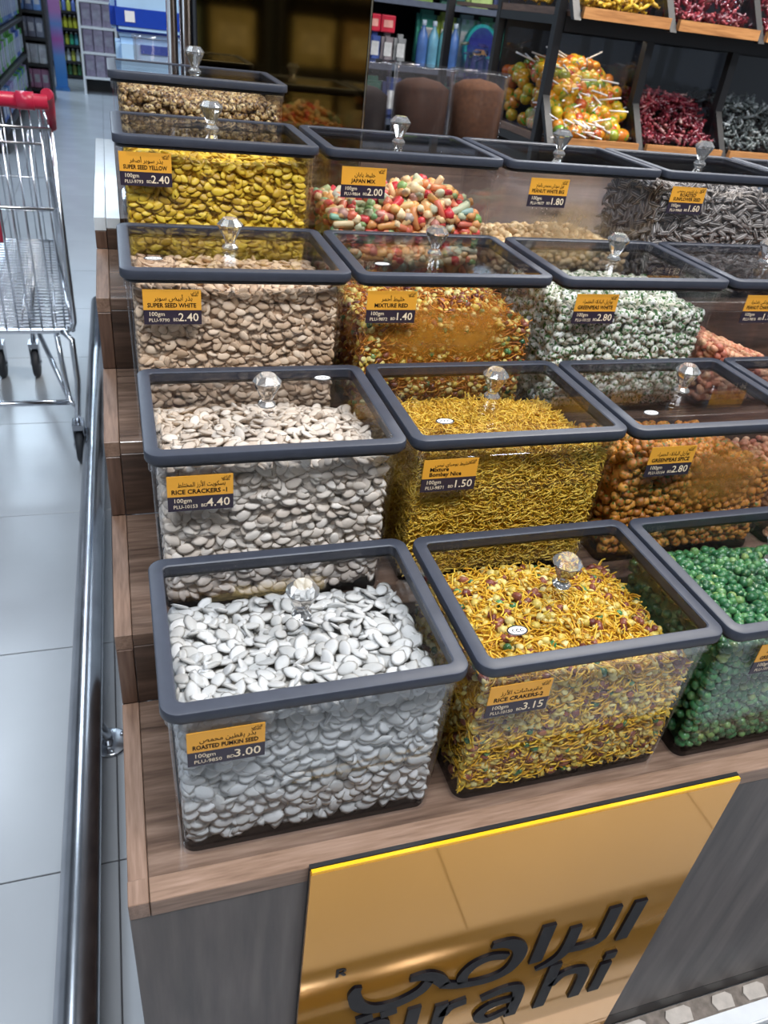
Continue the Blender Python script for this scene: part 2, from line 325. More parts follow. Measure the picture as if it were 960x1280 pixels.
# ------------------------------------------------------------------ sign on the counter front
SX0, SX1, SZ0, SZ1, SYF = 0.130, 0.664, 0.105, 0.748, -0.0540
sg = empty('logo_sign', (SX0 + 0.003, -0.0418, SZ0 - 0.006)); tag(sg, 'glossy orange sign with black arabic and latin lettering on the counter front', 'sign')
def sl(x, z): return (x - SX0, z - SZ0)
MB().box((0, -0.0055, 0), (SX1 - SX0, -0.0005, SZ1 - SZ0)).build('sign_panel', M['sign'], sg)
MB().box((0.001, -0.005, SZ1 - SZ0 - 0.0), (SX1 - SX0 - 0.001, -0.0008, SZ1 - SZ0 + 0.0035)).build('sign_top_edge', M['signedge'], sg)
MB().box((0.0, 0.0, 0.0), (SX1 - SX0, 0.0048, SZ1 - SZ0 + 0.004)).build('sign_backing', M['black'], sg)
def stroke(pts, ws, name, parent=sg, d=0.004):
    """flat cut letter: a polyline with a width at each point, cut from sheet"""
    P = [Vector(sl(*p)) for p in pts]; n = len(P); lft = []; rgt = []
    for i in range(n):
        t = (P[min(i + 1, n - 1)] - P[max(i - 1, 0)]).normalized(); k = Vector((-t.y, t.x)); wd = ws[i] if isinstance(ws, (list, tuple)) else ws
        lft.append(P[i] + k * wd / 2); rgt.append(P[i] - k * wd / 2)
    v = [(a.x, -0.0055, a.y) for a in lft] + [(a.x, -0.0055, a.y) for a in rgt] + [(a.x, -0.0055 - d, a.y) for a in lft] + [(a.x, -0.0055 - d, a.y) for a in rgt]
    f = []
    for i in range(n - 1): f += [(2*n+i, 2*n+i+1, 3*n+i+1, 3*n+i), (i, n+i, n+i+1, i+1), (i, i+1, 2*n+i+1, 2*n+i), (n+i, 3*n+i, 3*n+i+1, n+i+1)]
    f += [(0, 2*n, 3*n, n), (n-1, 2*n-1, 4*n-1, 3*n-1)]
    return MB().add(v, f).build(name, M['ink'], parent)
def smooth(pts, k=6):
    out = []
    for i in range(len(pts) - 1):
        p0, p1, p2, p3 = pts[max(i - 1, 0)], pts[i], pts[i + 1], pts[min(i + 2, len(pts) - 1)]
        for j in range(k):
            t = j / k; out.append(tuple(0.5 * ((2*b) + (c - a)*t + (2*a - 5*b + 4*c - e)*t*t + (-a + 3*b - 3*c + e)*t**3) for a, b, c, e in zip(p0, p1, p2, p3)))
    return out + [tuple(pts[-1])]
LW = 0.020
def lerpw(a, n): return [float(x) for x in np.interp(np.linspace(0, 1, n), np.linspace(0, 1, len(a)), a)]
def sm_stroke(pts, ws, name='letter'):
    q = smooth(pts); return stroke(q, lerpw(ws, len(q)), name)
stroke([(0.600, 0.515), (0.597, 0.418)], LW, 'letter')                                            # alef
sm_stroke([(0.560, 0.516), (0.560, 0.455), (0.556, 0.434), (0.535, 0.428), (0.512, 0.430)], [LW, LW, 0.017, 0.016, 0.016])  # lam
sm_stroke([(0.506, 0.490), (0.506, 0.445), (0.500, 0.420), (0.485, 0.404), (0.466, 0.396)], [0.018, LW, 0.018, 0.014, 0.006])  # ra
stroke([(0.460, 0.514), (0.460, 0.420)], LW, 'letter')                                            # alef
sm_stroke([(0.380, 0.500), (0.405, 0.496), (0.424, 0.476), (0.428, 0.448), (0.418, 0.420), (0.396, 0.409), (0.370, 0.410), (0.345, 0.417), (0.322, 0.430)], [0.012, 0.020, 0.021, 0.021, 0.019, 0.017, 0.015, 0.015, 0.015])
sm_stroke([(0.410, 0.460), (0.385, 0.470), (0.362, 0.462), (0.350, 0.440), (0.352, 0.420)], [0.012, 0.015, 0.017, 0.016, 0.014])
sm_stroke([(0.326, 0.428), (0.312, 0.452), (0.294, 0.468), (0.272, 0.470)], [0.016, 0.020, 0.020, 0.012])
sm_stroke([(0.300, 0.452), (0.290, 0.430), (0.262, 0.414), (0.230, 0.416), (0.208, 0.436), (0.199, 0.470), (0.203, 0.486)], [0.014, 0.019, 0.020, 0.020, 0.020, 0.017, 0.010])
for dx in (0.219, 0.252): stroke([(dx - 0.011, 0.392), (dx + 0.011, 0.396)], 0.019, 'letter')         # yeh dots
# latin row
sm_stroke([(0.205, 0.368), (0.240, 0.372), (0.249, 0.352), (0.249, 0.270)], [0.014, 0.018, 0.019, 0.019])
sm_stroke([(0.247, 0.330), (0.216, 0.326), (0.204, 0.300), (0.222, 0.281), (0.246, 0.290)], [0.013, 0.017, 0.017, 0.016, 0.014])
stroke([(0.290, 0.385), (0.290, 0.270)], 0.019, 'letter')
stroke([(0.331, 0.372), (0.331, 0.270)], 0.019, 'letter')
sm_stroke([(0.337, 0.335), (0.345, 0.356), (0.368, 0.362)], [0.014, 0.018, 0.018])
sm_stroke([(0.392, 0.352), (0.430, 0.362), (0.452, 0.345), (0.453, 0.270)], [0.015, 0.018, 0.019, 0.019])
sm_stroke([(0.449, 0.324), (0.412, 0.322), (0.398, 0.300), (0.414, 0.278), (0.448, 0.290)], [0.013, 0.017, 0.017, 0.016, 0.014])
stroke([(0.500, 0.395), (0.500, 0.270)], 0.019, 'letter')
sm_stroke([(0.507, 0.330), (0.520, 0.356), (0.545, 0.357), (0.559, 0.338), (0.560, 0.270)], [0.012, 0.017, 0.018, 0.019, 0.019])
stroke([(0.594, 0.352), (0.594, 0.270)], 0.019, 'letter'); stroke([(0.594, 0.382), (0.594, 0.364)], 0.019, 'letter')
stroke([(0.1735, 0.539), (0.1735, 0.521)], 0.0032, 'registered_mark', d=0.0012)
stroke(smooth([(0.1740, 0.5378), (0.1800, 0.5370), (0.1828, 0.5338), (0.1800, 0.5302), (0.1742, 0.5295)], 4), 0.0028, 'registered_mark', d=0.0012)
stroke([(0.1780, 0.5295), (0.1832, 0.521)], 0.0034, 'registered_mark', d=0.0012)

# ------------------------------------------------------------------ snack bins
W, D = 0.2935, 0.2259
LIDT = 0.017
def bin_meshes():
    m = {}
    o0 = rrect(0.006, 0.006, W - 0.006, D - 0.006, 0.016, 7); o1 = rrect(0.0095, 0.0095, W - 0.0095, D - 0.0095, 0.016, 7)
    i0 = rrect(0.0105, 0.0105, W - 0.0105, D - 0.0105, 0.0125, 7); i1 = rrect(0.0140, 0.0140, W - 0.0140, D - 0.0140, 0.0125, 7)
    n = len(o0); top = H - LIDT
    v = [(x, y, 0.0) for x, y in o1] + [(x, y, top) for x, y in o0] + [(x, y, top) for x, y in i0] + [(x, y, 0.008) for x, y in i1]
    f = [tuple(range(n))[::-1], tuple(range(3 * n, 4 * n))]
    for k in range(3): f += [(k*n+j, k*n+(j+1)%n, (k+1)*n+(j+1)%n, (k+1)*n+j) for j in range(n)]
    mb = MB(); mb.sharp = 40; m['body'] = mb.add(v, f, True).mesh('body')
    mb = MB(); mb.sharp = 40
    m['rim'] = ring_prism(mb, rrect(0.0035, 0.0035, W-0.0035, D-0.0035, 0.018), rrect(0.006, 0.006, W-0.006, D-0.006, 0.016), [(0, top-0.010), (0, top-0.0005), (0.95, top-0.0005), (0.95, top-0.010)]).mesh('rim')
    m['base'] = MB().prism(rrect(0.0125, 0.0125, W-0.0125, D-0.0125, 0.014), 0.0003, 0.0078).mesh('base')  # slab in the bin floor, dark only to draw shade at the foot
    mb = MB(); mb.sharp = 30
    m['frame'] = ring_prism(mb, rrect(0, 0, W, D, 0.017, 8), rrect(0.0150, 0.0150, W-0.0150, D-0.0150, 0.007, 8),
                            [(0.04, -LIDT+0.0050), (0, -LIDT+0.0062), (0, -0.0022), (0.05, -0.0007), (0.16, 0), (0.90, 0), (1, -0.0010), (1, -LIDT+0.0050)]).mesh('lid_frame')
    m['gasket'] = ring_prism(MB(), rrect(0.004, 0.004, W-0.004, D-0.004, 0.016), rrect(0.013, 0.013, W-0.013, D-0.013, 0.008), [(0, -LIDT+0.0002), (0, -LIDT+0.0045), (1, -LIDT+0.0045), (1, -LIDT+0.0002)]).mesh('gasket')
    m['glass'] = MB().prism(rrect(0.0151, 0.0151, W-0.0151, D-0.0151, 0.007), -0.0045, -0.0015).mesh('glass_panel')
    c = (W/2, D/2, -0.0014)
    k = MB(); seg = 10
    k.lathe([(0.0112, 0.0), (0.0108, 0.002), (0.0068, 0.006), (0.0068, 0.008), (0.0172, 0.0295), (0.0175, 0.0312), (0.0100, 0.0390)], seg, False, c); m['knob'] = k.mesh('knob')
    for q, mt in (('body', 'acrylic'), ('rim', 'acrylic'), ('base', 'baseshade'), ('frame', 'lidframe'), ('gasket', 'gasket'), ('glass', 'smoke'), ('knob', 'crystal')): m[q].materials.append(M[mt])
    return m
BM = bin_meshes()
TW, TH = 0.071, 0.0445
tagm = {'holder': MB().box((-0.003, -0.0018, -0.003), (TW + 0.003, -0.0002, TH + 0.003)).mesh('holder', 0.0006, 1), 'orange': MB().box((0, -0.0026, TH * 0.42), (TW, -0.0018, TH)).mesh('upper_band'), 'navy': MB().box((0, -0.0026, 0), (TW, -0.0018, TH * 0.42)).mesh('lower_band')}
tagm['holder'].materials.append(M['acrylic']); tagm['orange'].materials.append(M['orange']); tagm['navy'].materials.append(M['navy'])
n = 20; stv = [(0.012 * math.cos(2*PI*j/n), 0.0075 * math.sin(2*PI*j/n)) for j in range(n)]
stick_m = {'base': MB().prism(stv, 0, 0.0003).mesh('sticker'), 'ink': text_mesh([('ccc', 0, -0.0026, 0.0075, 'CENTER', 0.03, 0.017)], 'sticker_print', 0.0004)}
rg = ring_prism(MB(), stv, [(a * 0.86, b * 0.82) for a, b in stv], [(0, 0.0003), (0, 0.0005), (1, 0.0005), (1, 0.0003)]).mesh('sticker_ring'); rg.materials.append(M['ink'])
stick_m['base'].materials.append(M['white']); stick_m['ink'].materials.append(M['ink'])
# (row, col): arabic, english lines, price, plu, tag offset (x, below lid), sticker (u, v) on the lid, label
BINS = {
 (0,0): ('بذر يقطين محمص', ['ROASTED PUMKIN SEED'], '3.00', 'PLU-9850', (0.026, 0.018), None, 'front corner bin of big white pumpkin seeds, tag 3.00'),
 (0,1): ('مقرمشات الأرز', ['RICE CRAKERS-2'], '3.15', 'PLU-10150', (0.022, 0.018), (0.17, 0.17), 'front row bin of yellow noodle and nut mix, tag 3.15'),
 (0,2): ('بوازيل خضراء مملحة', ['GREENPEAS SALTED'], '2.40', 'PLU-10146', (0.058, 0.016), None, 'front row bin of glossy green peas, tag 2.40'),
 (1,0): ('بسكويت الأرز المختلط', ['RICE CRACKERS -1'], '4.40', 'PLU-10153', (0.026, 0.016), (0.83, 0.88), 'clear bin of cream pumpkin seeds, tag 4.40'),
 (1,1): ('خليط بومباي نيس', ['Mixture', 'Bombay Nice'], '1.50', 'PLU-9871', (0.022, 0.016), (0.15, 0.17), 'clear bin of thin yellow fried noodles, tag 1.50'),
 (1,2): ('بوازيل الباذلاء الحمراء', ['GREENPEAS SPICE'], '2.80', 'PLU-10154', (0.040, 0.016), (0.14, 0.17), 'half full bin of orange spiced peas, tag 2.80'),
 (1,3): ('', [''], 'none', '', (0.040, 0.016), None, 'second row bin cut off by the right picture edge'),
 (2,0): ('بذر أبيض سوبر', ['SUPER SEED WHITE'], '2.40', 'PLU-9790', (0.030, 0.018), (0.10, 0.20), 'clear bin of tan seeds, tag SUPER SEED WHITE 2.40'),
 (2,1): ('خليط أحمر', ['MIXTURE RED'], '1.40', 'PLU-9872', (0.020, 0.016), (0.12, 0.20), 'clear bin of orange red noodle mix, tag 1.40'),
 (2,2): ('بوازيل الباذلاء الخضراء', ['GREENPEAS WHITE'], '2.80', 'PLU-10155', (0.032, 0.016), None, 'clear bin of white coated green peas, tag 2.80'),
 (2,3): ('فول سوداني بقشرة', ['PEANUT CHANA BIG'], '1.95', 'PLU-9876', (0.040, 0.016), None, 'nearly empty bin of pinkish peanuts, tag 1.95'),
 (3,0): ('بذر سوبر أصفر', ['SUPER SEED YELLOW'], '2.40', 'PLU-9793', (0.012, 0.016), None, 'clear bin of yellow pumpkin seeds, tag 2.40'),
 (3,1): ('خليط يابان', ['JAPAN MIX'], '2.00', 'PLU-9864', (0.030, 0.018), None, 'clear bin of pastel red and green snack mix, tag 2.00'),
 (3,2): ('فول سوداني محمص بالملح', ['PEANUT WHITE BIG'], '1.80', 'PLU-9877', (0.050, 0.018), None, 'third full bin of pale shelled peanuts, tag 1.80'),
 (3,3): ('بذر دوار الشمس محمص', ['ROASTED', 'SUNFLOWER SEED'], '1.60', 'PLU-9868', (0.026, 0.018), None, 'clear bin of striped grey sunflower seeds, tag 1.60'),
 (3,4): ('', [''], 'none', '', (0.026, 0.018), None, 'fourth row bin mostly beyond the right picture edge'),
 (4,0): ('', [''], 'none', '', (0.026, 0.060), None, 'rearmost bin of round brown nuts before the gold mirror'),
}
BINS[(3,2)] = BINS[(3,2)][:6] + ('clear bin of pale shelled peanuts, tag 1.80',)
JIT = {(0,1): (0.002, -0.002), (0,2): (0.001, -0.005), (1,1): (0.0, 0.002), (2,1): (0.0, -0.003), (2,2): (0.006, -0.008), (2,3): (0.007, -0.006), (3,1): (0.003, -0.002), (3,2): (0.002, -0.004), (3,3): (0.0, -0.006), (3,4): (0.0, -0.004)}
PITCH = 0.30
BORG = {}
for (r, c), (ar, en, price, plu, off, stk, lab) in BINS.items():
    j = JIT.get((r, c), (0, 0)); org = (c * PITCH + XO[r] + j[0], YS[r] + j[1], ZT[r] + 0.0004); BORG[(r, c)] = org
    b = empty('snack_bin', org); tag(b, lab, 'storage bin', 'clear snack bins on the counter')
    link('bin_body', BM['body'], None, b); link('bin_rim', BM['rim'], None, b); link('base_shade_slab', BM['base'], None, b)
    ld = link('lid', BM['frame'], None, b, (0, 0, H)); link('glass_panel', BM['glass'], None, ld); link('gasket', BM['gasket'], None, ld)
    kn = link('knob', BM['knob'], None, ld); kn['label'] = 'faceted crystal knob'
    if stk:
        s = link('sticker', stick_m['base'], None, ld, (0.0166 + stk[0] * (W - 0.033), 0.0166 + stk[1] * (D - 0.033), -0.0014)); s['label'] = 'small white oval sticker'
        # ink is joined to the sticker in one sub-part level: kept beside it under the lid
        for mm, nm in ((stick_m['ink'], 'sticker_print'), (rg, 'sticker_ring')): link(nm, mm, None, ld, s.location[:])
    if (r, c) in ((1, 3), (3, 4), (4, 0)): continue
    hd = link('price_tag', tagm['holder'], None, b, (off[0] - 0.005, 0.0062, H - LIDT - off[1] + (0.004, 0.004, 0.010, 0.011, 0.0)[r] - TH)); hd['label'] = 'orange and navy price tag ' + price
    hd.rotation_euler = (math.radians(-0.8), 0, 0)
    link('upper_band', tagm['orange'], None, hd); link('lower_band', tagm['navy'], None, hd)
    big = len(en) > 1
    it = [(arabic(ar), TW * 0.52, TH * (0.70 if not big else 0.80), 0.0058 if not big else 0.0045, 'CENTER', 0.01, TW * 0.72)]
    if big: it += [(en[0], TW * 0.12 if r == 1 else TW * 0.5, TH * 0.645, 0.0056, 'LEFT' if r == 1 else 'CENTER', 0.035, TW * 0.8), (en[1], TW * 0.12 if r == 1 else TW * 0.5, TH * 0.49, 0.0056, 'LEFT' if r == 1 else 'CENTER', 0.035, TW * 0.8)]
    else: it += [(en[0], TW * 0.49, TH * 0.50, 0.0056, 'CENTER', 0.035, TW * 0.84)]
    it += [(arabic('الراهي'), TW * 0.89, TH * 0.895, 0.0030, 'CENTER', 0.02, None), ('alrahi', TW * 0.89, TH * 0.825, 0.0026, 'CENTER', 0.02, None)]
    o = link('tag_print', text_mesh(it, 'tag_print'), M['ink'], hd, (0, -0.00265, 0)); o.rotation_euler = (PI / 2, 0, 0)
    it = [('100gm', TW * 0.08, TH * 0.25, 0.0054, 'LEFT', 0.005, None), (plu, TW * 0.08, TH * 0.08, 0.0046, 'LEFT', 0.005, TW * 0.36), ('BD', TW * 0.50, TH * 0.10, 0.0040, 'LEFT', 0.01, None), (price, TW * 0.95, TH * 0.10, 0.0108, 'RIGHT', 0.012, None)]
    o = link('tag_print', text_mesh(it, 'tag_print'), M['cream'], hd, (0, -0.00265, 0)); o.rotation_euler = (PI / 2, 0, 0)

# ------------------------------------------------------------------ food pieces
def tris(f):
    out = []
    for q in f:
        for k in range(1, len(q) - 1): out.append((q[0], q[k], q[k + 1]))
    return np.array(out, dtype=np.int32)
def t_seed(seg=10, point=0.28):
    v = [(0, 0, 1)]; f = []
    for rr, z in ((0.66, 0.80), (1.0, 0.0), (0.66, -0.80)):
        for j in range(seg):
            a = 2 * PI * j / seg; x = math.cos(a); y = math.sin(a)
            y *= 1 - point * max(0, x) ** 2; x = x * (1 + 0.08 * (x > 0.9))
            v.append((rr * x, rr * y, z))
    v.append((0, 0, -1)); e = len(v) - 1
    for j in range(seg):
        j2 = (j + 1) % seg; f.append((0, 1 + j, 1 + j2))
        for k in range(2): f.append((1 + k*seg + j, 1 + (k+1)*seg + j, 1 + (k+1)*seg + j2, 1 + k*seg + j2))
        f.append((e, 1 + 2*seg + j2, 1 + 2*seg + j))
    return np.array(v, float), tris(f)
def t_ball(seg=8, rings=4, bump=0.0, seed=0, waist=0.0):
    r = np.random.default_rng(seed); v = [(0, 0, 1)]; f = []
    for k in range(1, rings + 1):
        ph = PI * k / (rings + 1)
        for j in range(seg):
            a = 2 * PI * (j + 0.5 * (k % 2)) / seg; v.append((math.sin(ph) * math.cos(a), math.sin(ph) * math.sin(a), math.cos(ph)))
    v.append((0, 0, -1)); v = np.array(v, float)
    v *= 1 + bump * r.uniform(-1, 1, (len(v), 1))
    if waist: v[:, 1:] *= (1 - waist * np.exp(-(v[:, :1] / 0.35) ** 2))
    e = len(v) - 1
    for j in range(seg):
        j2 = (j + 1) % seg; f.append((0, 1 + j, 1 + j2))
        for k in range(rings - 1): f.append((1 + k*seg + j, 1 + (k+1)*seg + j, 1 + (k+1)*seg + j2, 1 + k*seg + j2))
        f.append((e, 1 + (rings-1)*seg + j2, 1 + (rings-1)*seg + j))
    return v, tris(f)
def t_noodle(seed=0, bend=0.5, seg=4, n=6):
    r = np.random.default_rng(seed); P = []; ph = r.uniform(0, 6); 
    for i in range(n + 1):
        t = -1 + 2 * i / n; P.append(Vector((t, bend * math.sin(t * 2.2 + ph) * 0.6, bend * 0.25 * math.cos(t * 2.7 + ph))))
    mb = MB().tube(P, 0.085, seg)
    return np.array([tuple(q) for q in mb.v], float), tris(mb.f)
def t_disc(seg=10):
    v = []; f = []
    for rr, z in ((0.55, 1), (1.0, 0.4), (1.0, -0.4), (0.55, -1)):
        v += [(rr * math.cos(2*PI*j/seg), rr * math.sin(2*PI*j/seg), z) for j in range(seg)]
    for k in range(3): f += [(k*seg+j, (k+1)*seg+j, (k+1)*seg+(j+1)%seg, k*seg+(j+1)%seg) for j in range(seg)]
    f += [tuple(range(seg)), tuple(range(3*seg, 4*seg))[::-1]]
    return np.array(v, float), tris(f)
def t_stick(seg=6):
    mb = MB().tube([(-1, 0, 0.05), (-0.92, 0, 0.06), (0, 0.05, -0.05), (0.92, 0, 0.06), (1, 0, 0.05)], [0.2, 0.42, 0.46, 0.42, 0.2], seg)
    return np.array([tuple(q) for q in mb.v], float), tris(mb.f)
def arr_mesh(name, V, T, loc, mi, mats):
    me = bpy.data.meshes.new(name); me.vertices.add(len(V)); me.vertices.foreach_set('co', V.astype(np.float32).ravel())
    me.loops.add(len(T) * 3); me.loops.foreach_set('vertex_index', T.astype(np.int32).ravel())
    me.polygons.add(len(T)); me.polygons.foreach_set('loop_start', np.arange(0, len(T) * 3, 3, dtype=np.int32)); me.polygons.foreach_set('loop_total', np.full(len(T), 3, np.int32))
    for m in mats: me.materials.append(m)
    me.polygons.foreach_set('material_index', mi.astype(np.int32)); me.polygons.foreach_set('use_smooth', np.ones(len(T), bool))
    a = me.attributes.new('loc', 'FLOAT_VECTOR', 'POINT'); a.data.foreach_set('vector', loc.astype(np.float32).ravel())
    me.update(); me.validate(); return me
def frames(nrm, yaw):
    n = nrm / np.linalg.norm(nrm, axis=1, keepdims=True)
    a = np.where(np.abs(n[:, 2:3]) < 0.9, [[0, 0, 1.0]], [[1.0, 0, 0]]); u = np.cross(a, n); u /= np.linalg.norm(u, axis=1, keepdims=True); k = np.cross(n, u)
    c, s = np.cos(yaw)[:, None], np.sin(yaw)[:, None]
    x = u * c + k * s; y = np.cross(n, x); return np.stack([x, y, n], axis=2)
def fill_bin(rc, top, kinds, space, front_up=0.9, keep=300, label=None, name='seeds', layers=1.6, side=0.55, tilt=0.35, wallflat=False):
    """kinds: list of dict(t=templates, size=(a,b,c), w=weight, mat=, name=, label=, cat=, solo=bool). top(u,v)->height fraction of the inside"""
    ox, oy, oz = BORG[rc]; ix0, ix1, iy0, iy1, iz0, iz1 = 0.0160, W - 0.0160, 0.0160, D - 0.0160, 0.0085, H - LIDT - 0.001
    hh = lambda x, y: iz0 + (iz1 - iz0) * np.clip(top((x - ix0) / (ix1 - ix0), (y - iy0) / (iy1 - iy0)), 0.03, 1.0)
    P = []; Nn = []; Y = []; lay = []
    def grid(a0, a1, b0, b1, dens):
        s = space / math.sqrt(dens); na, nb = max(1, int((a1 - a0) / s)), max(1, int((b1 - b0) / s))
        A, B = np.meshgrid(np.arange(na) + 0.5, np.arange(nb) + 0.5); A = A.ravel() + rng.uniform(-.45, .45, A.size) + 0.25 * (B.ravel() % 2); B = B.ravel() + rng.uniform(-.45, .45, B.size)
        return a0 + (a1 - a0) * A / na, b0 + (b1 - b0) * B / nb
    x, y = grid(ix0, ix1, iy0, iy1, layers); x = np.clip(x, ix0, ix1); z = hh(x, y) - space * rng.uniform(0.0, 0.75, x.size)
    e = 0.004; gx = (hh(x + e, y) - hh(x - e, y)) / (2 * e); gy = (hh(x, y + e) - hh(x, y - e)) / (2 * e)
    P.append(np.stack([x, y, z], 1)); nn = np.stack([-gx, -gy, np.ones_like(x)], 1) + rng.normal(0, tilt, (x.size, 3)); Nn.append(nn); Y.append(rng.uniform(0, 2*PI, x.size)); lay.append(np.zeros(x.size))
    for (wall, dens) in (('f', layers), ('l', layers * side), ('r', layers * side), ('b', layers * side * 0.7)):
        if wall in 'fb': a, zf = grid(ix0, ix1, 0, 1, dens) if False else grid(ix0, ix1, iz0, iz1, dens); yy = iy0 if wall == 'f' else iy1; hx = hh(a, np.full_like(a, yy))
        else: a, zf = grid(iy0, iy1, iz0, iz1, dens); xx = ix0 if wall == 'l' else ix1; hx = hh(np.full_like(a, xx), a)
        ok = zf < hx - space * 0.2; a, zf = a[ok], zf[ok]; d = space * rng.uniform(0.0, 0.75, a.size)
        o = {'f': (0, -1, 0), 'b': (0, 1, 0), 'l': (-1, 0, 0), 'r': (1, 0, 0)}[wall]
        if wall in 'fb': p = np.stack([a, yy - o[1] * d, zf], 1)
        else: p = np.stack([xx - o[0] * d, a, zf], 1)
        up = np.where(rng.uniform(0, 1, a.size) < 0.25, 0.1, front_up)[:, None]
        nn = np.array([o], float) + up * np.array([[0, 0, 1.0]]) + rng.normal(0, tilt * 0.8, (a.size, 3))
        P.append(p); Nn.append(nn); Y.append(np.where(rng.uniform(0, 1, a.size) < 0.75, rng.normal(0, 0.5, a.size), rng.uniform(0, 2*PI, a.size))); lay.append(np.full(a.size, 1.0 if wall == 'f' else 2.0))
    P = np.concatenate(P); Nn = np.concatenate(Nn); Y = np.concatenate(Y); lay = np.concatenate(lay); n = len(P)
    R = frames(Nn, Y); S = rng.uniform(0.86, 1.12, n)
    wts = np.array([k['w'] for k in kinds], float); kid = rng.choice(len(kinds), n, p=wts / wts.sum())
    # the pieces nearest the camera stay individual objects
    dist = np.linalg.norm(P + np.array([[ox, oy, oz]]) - CAM, axis=1); solo = np.zeros(n, bool)
    cand = [i for i in np.argsort(dist + rng.uniform(0, 0.05, n)) if lay[i] < 2 and kinds[kid[i]].get('solo', True)]
    solo[cand[:keep]] = True
    VV = []; TT = []; LL = []; MI = []; nv = 0; mats = [k['mat'] for k in kinds]
    lo = np.array([ix0 - .0015, iy0 - .0015, iz0 - 0.0002]); hi = np.array([ix1 + .0015, iy1 + .0015, iz1])
    for ki, k in enumerate(kinds):
        for ti, (tv, tf) in enumerate(k['t']):
            idx = np.where((kid == ki) & (np.arange(n) % len(k['t']) == ti))[0]
            if not len(idx): continue
            sz = np.array(k['size']) * 0.5; loc = tv[None] * sz * S[idx][:, None, None]
            v = np.einsum('nij,nvj->nvi', R[idx], loc) + P[idx][:, None]
            mn, mx = v.min(1), v.max(1); sh = np.maximum(lo - mn, 0) + np.minimum(hi - mx, 0); v += sh[:, None]; P[idx] += sh
            so = solo[idx]; a = v[~so]
            if len(a):
                m = len(tv); VV.append(a.reshape(-1, 3)); LL.append(np.tile(tv, (len(a), 1))); TT.append((tf[None] + (np.arange(len(a)) * m)[:, None, None] + nv).reshape(-1, 3)); MI.append(np.full(len(a) * len(tf), ki)); nv += len(a) * m
            if so.any():
                me = arr_mesh(k['name'], tv * sz, tf, tv, np.zeros(len(tf)), [k['mat']])
                for i in idx[so]:
                    o = bpy.data.objects.new(k['name'], me); COL.objects.link(o)
                    o.matrix_basis = Matrix.LocRotScale(Vector(P[i] + (ox, oy, oz)), Matrix(R[i].tolist()).to_quaternion(), Vector((S[i],) * 3))
                    o['label'] = k['label']; o['category'] = k['cat']; o['group'] = k['name'].replace('_', ' ') + ' pieces in ' + BINS[rc][6].split(',')[0]
    # the heap underneath
    g = 14; ins = space * 0.85; us = np.linspace(ix0 + ins, ix1 - ins, g); vs_ = np.linspace(iy0 + ins, iy1 - ins, g); X, Yy = np.meshgrid(us, vs_); Z = np.maximum(hh(X, Yy) - space * 0.95, iz0 + 0.001)
    tv = np.stack([X.ravel(), Yy.ravel(), Z.ravel()], 1); bv = tv.copy(); bv[:, 2] = iz0; cv = np.concatenate([tv, bv]); G = g * g; f = []
    for i in range(g - 1):
        for jx in range(g - 1): a = i * g + jx; f.append((a, a + 1, a + g + 1, a + g)); f.append((G + a, G + a + g, G + a + g + 1, G + a + 1))
    bd = [jx for jx in range(g)] + [i * g + g - 1 for i in range(1, g)] + [(g-1) * g + jx for jx in range(g - 2, -1, -1)] + [i * g for i in range(g - 2, 0, -1)]
    for q in range(len(bd)): a, b = bd[q], bd[(q + 1) % len(bd)]; f.append((a, G + a, G + b, b))
    tf = tris(f); VV.append(cv); LL.append(cv * 60); TT.append(tf + nv); MI.append(np.full(len(tf), int(np.argmax(wts))))
    me = arr_mesh(name, np.concatenate(VV), np.concatenate(TT), np.concatenate(LL), np.concatenate(MI), mats)
    o = link(name, me, None, None, (ox, oy, oz)); tag(o, label, 'snack', kind='stuff')

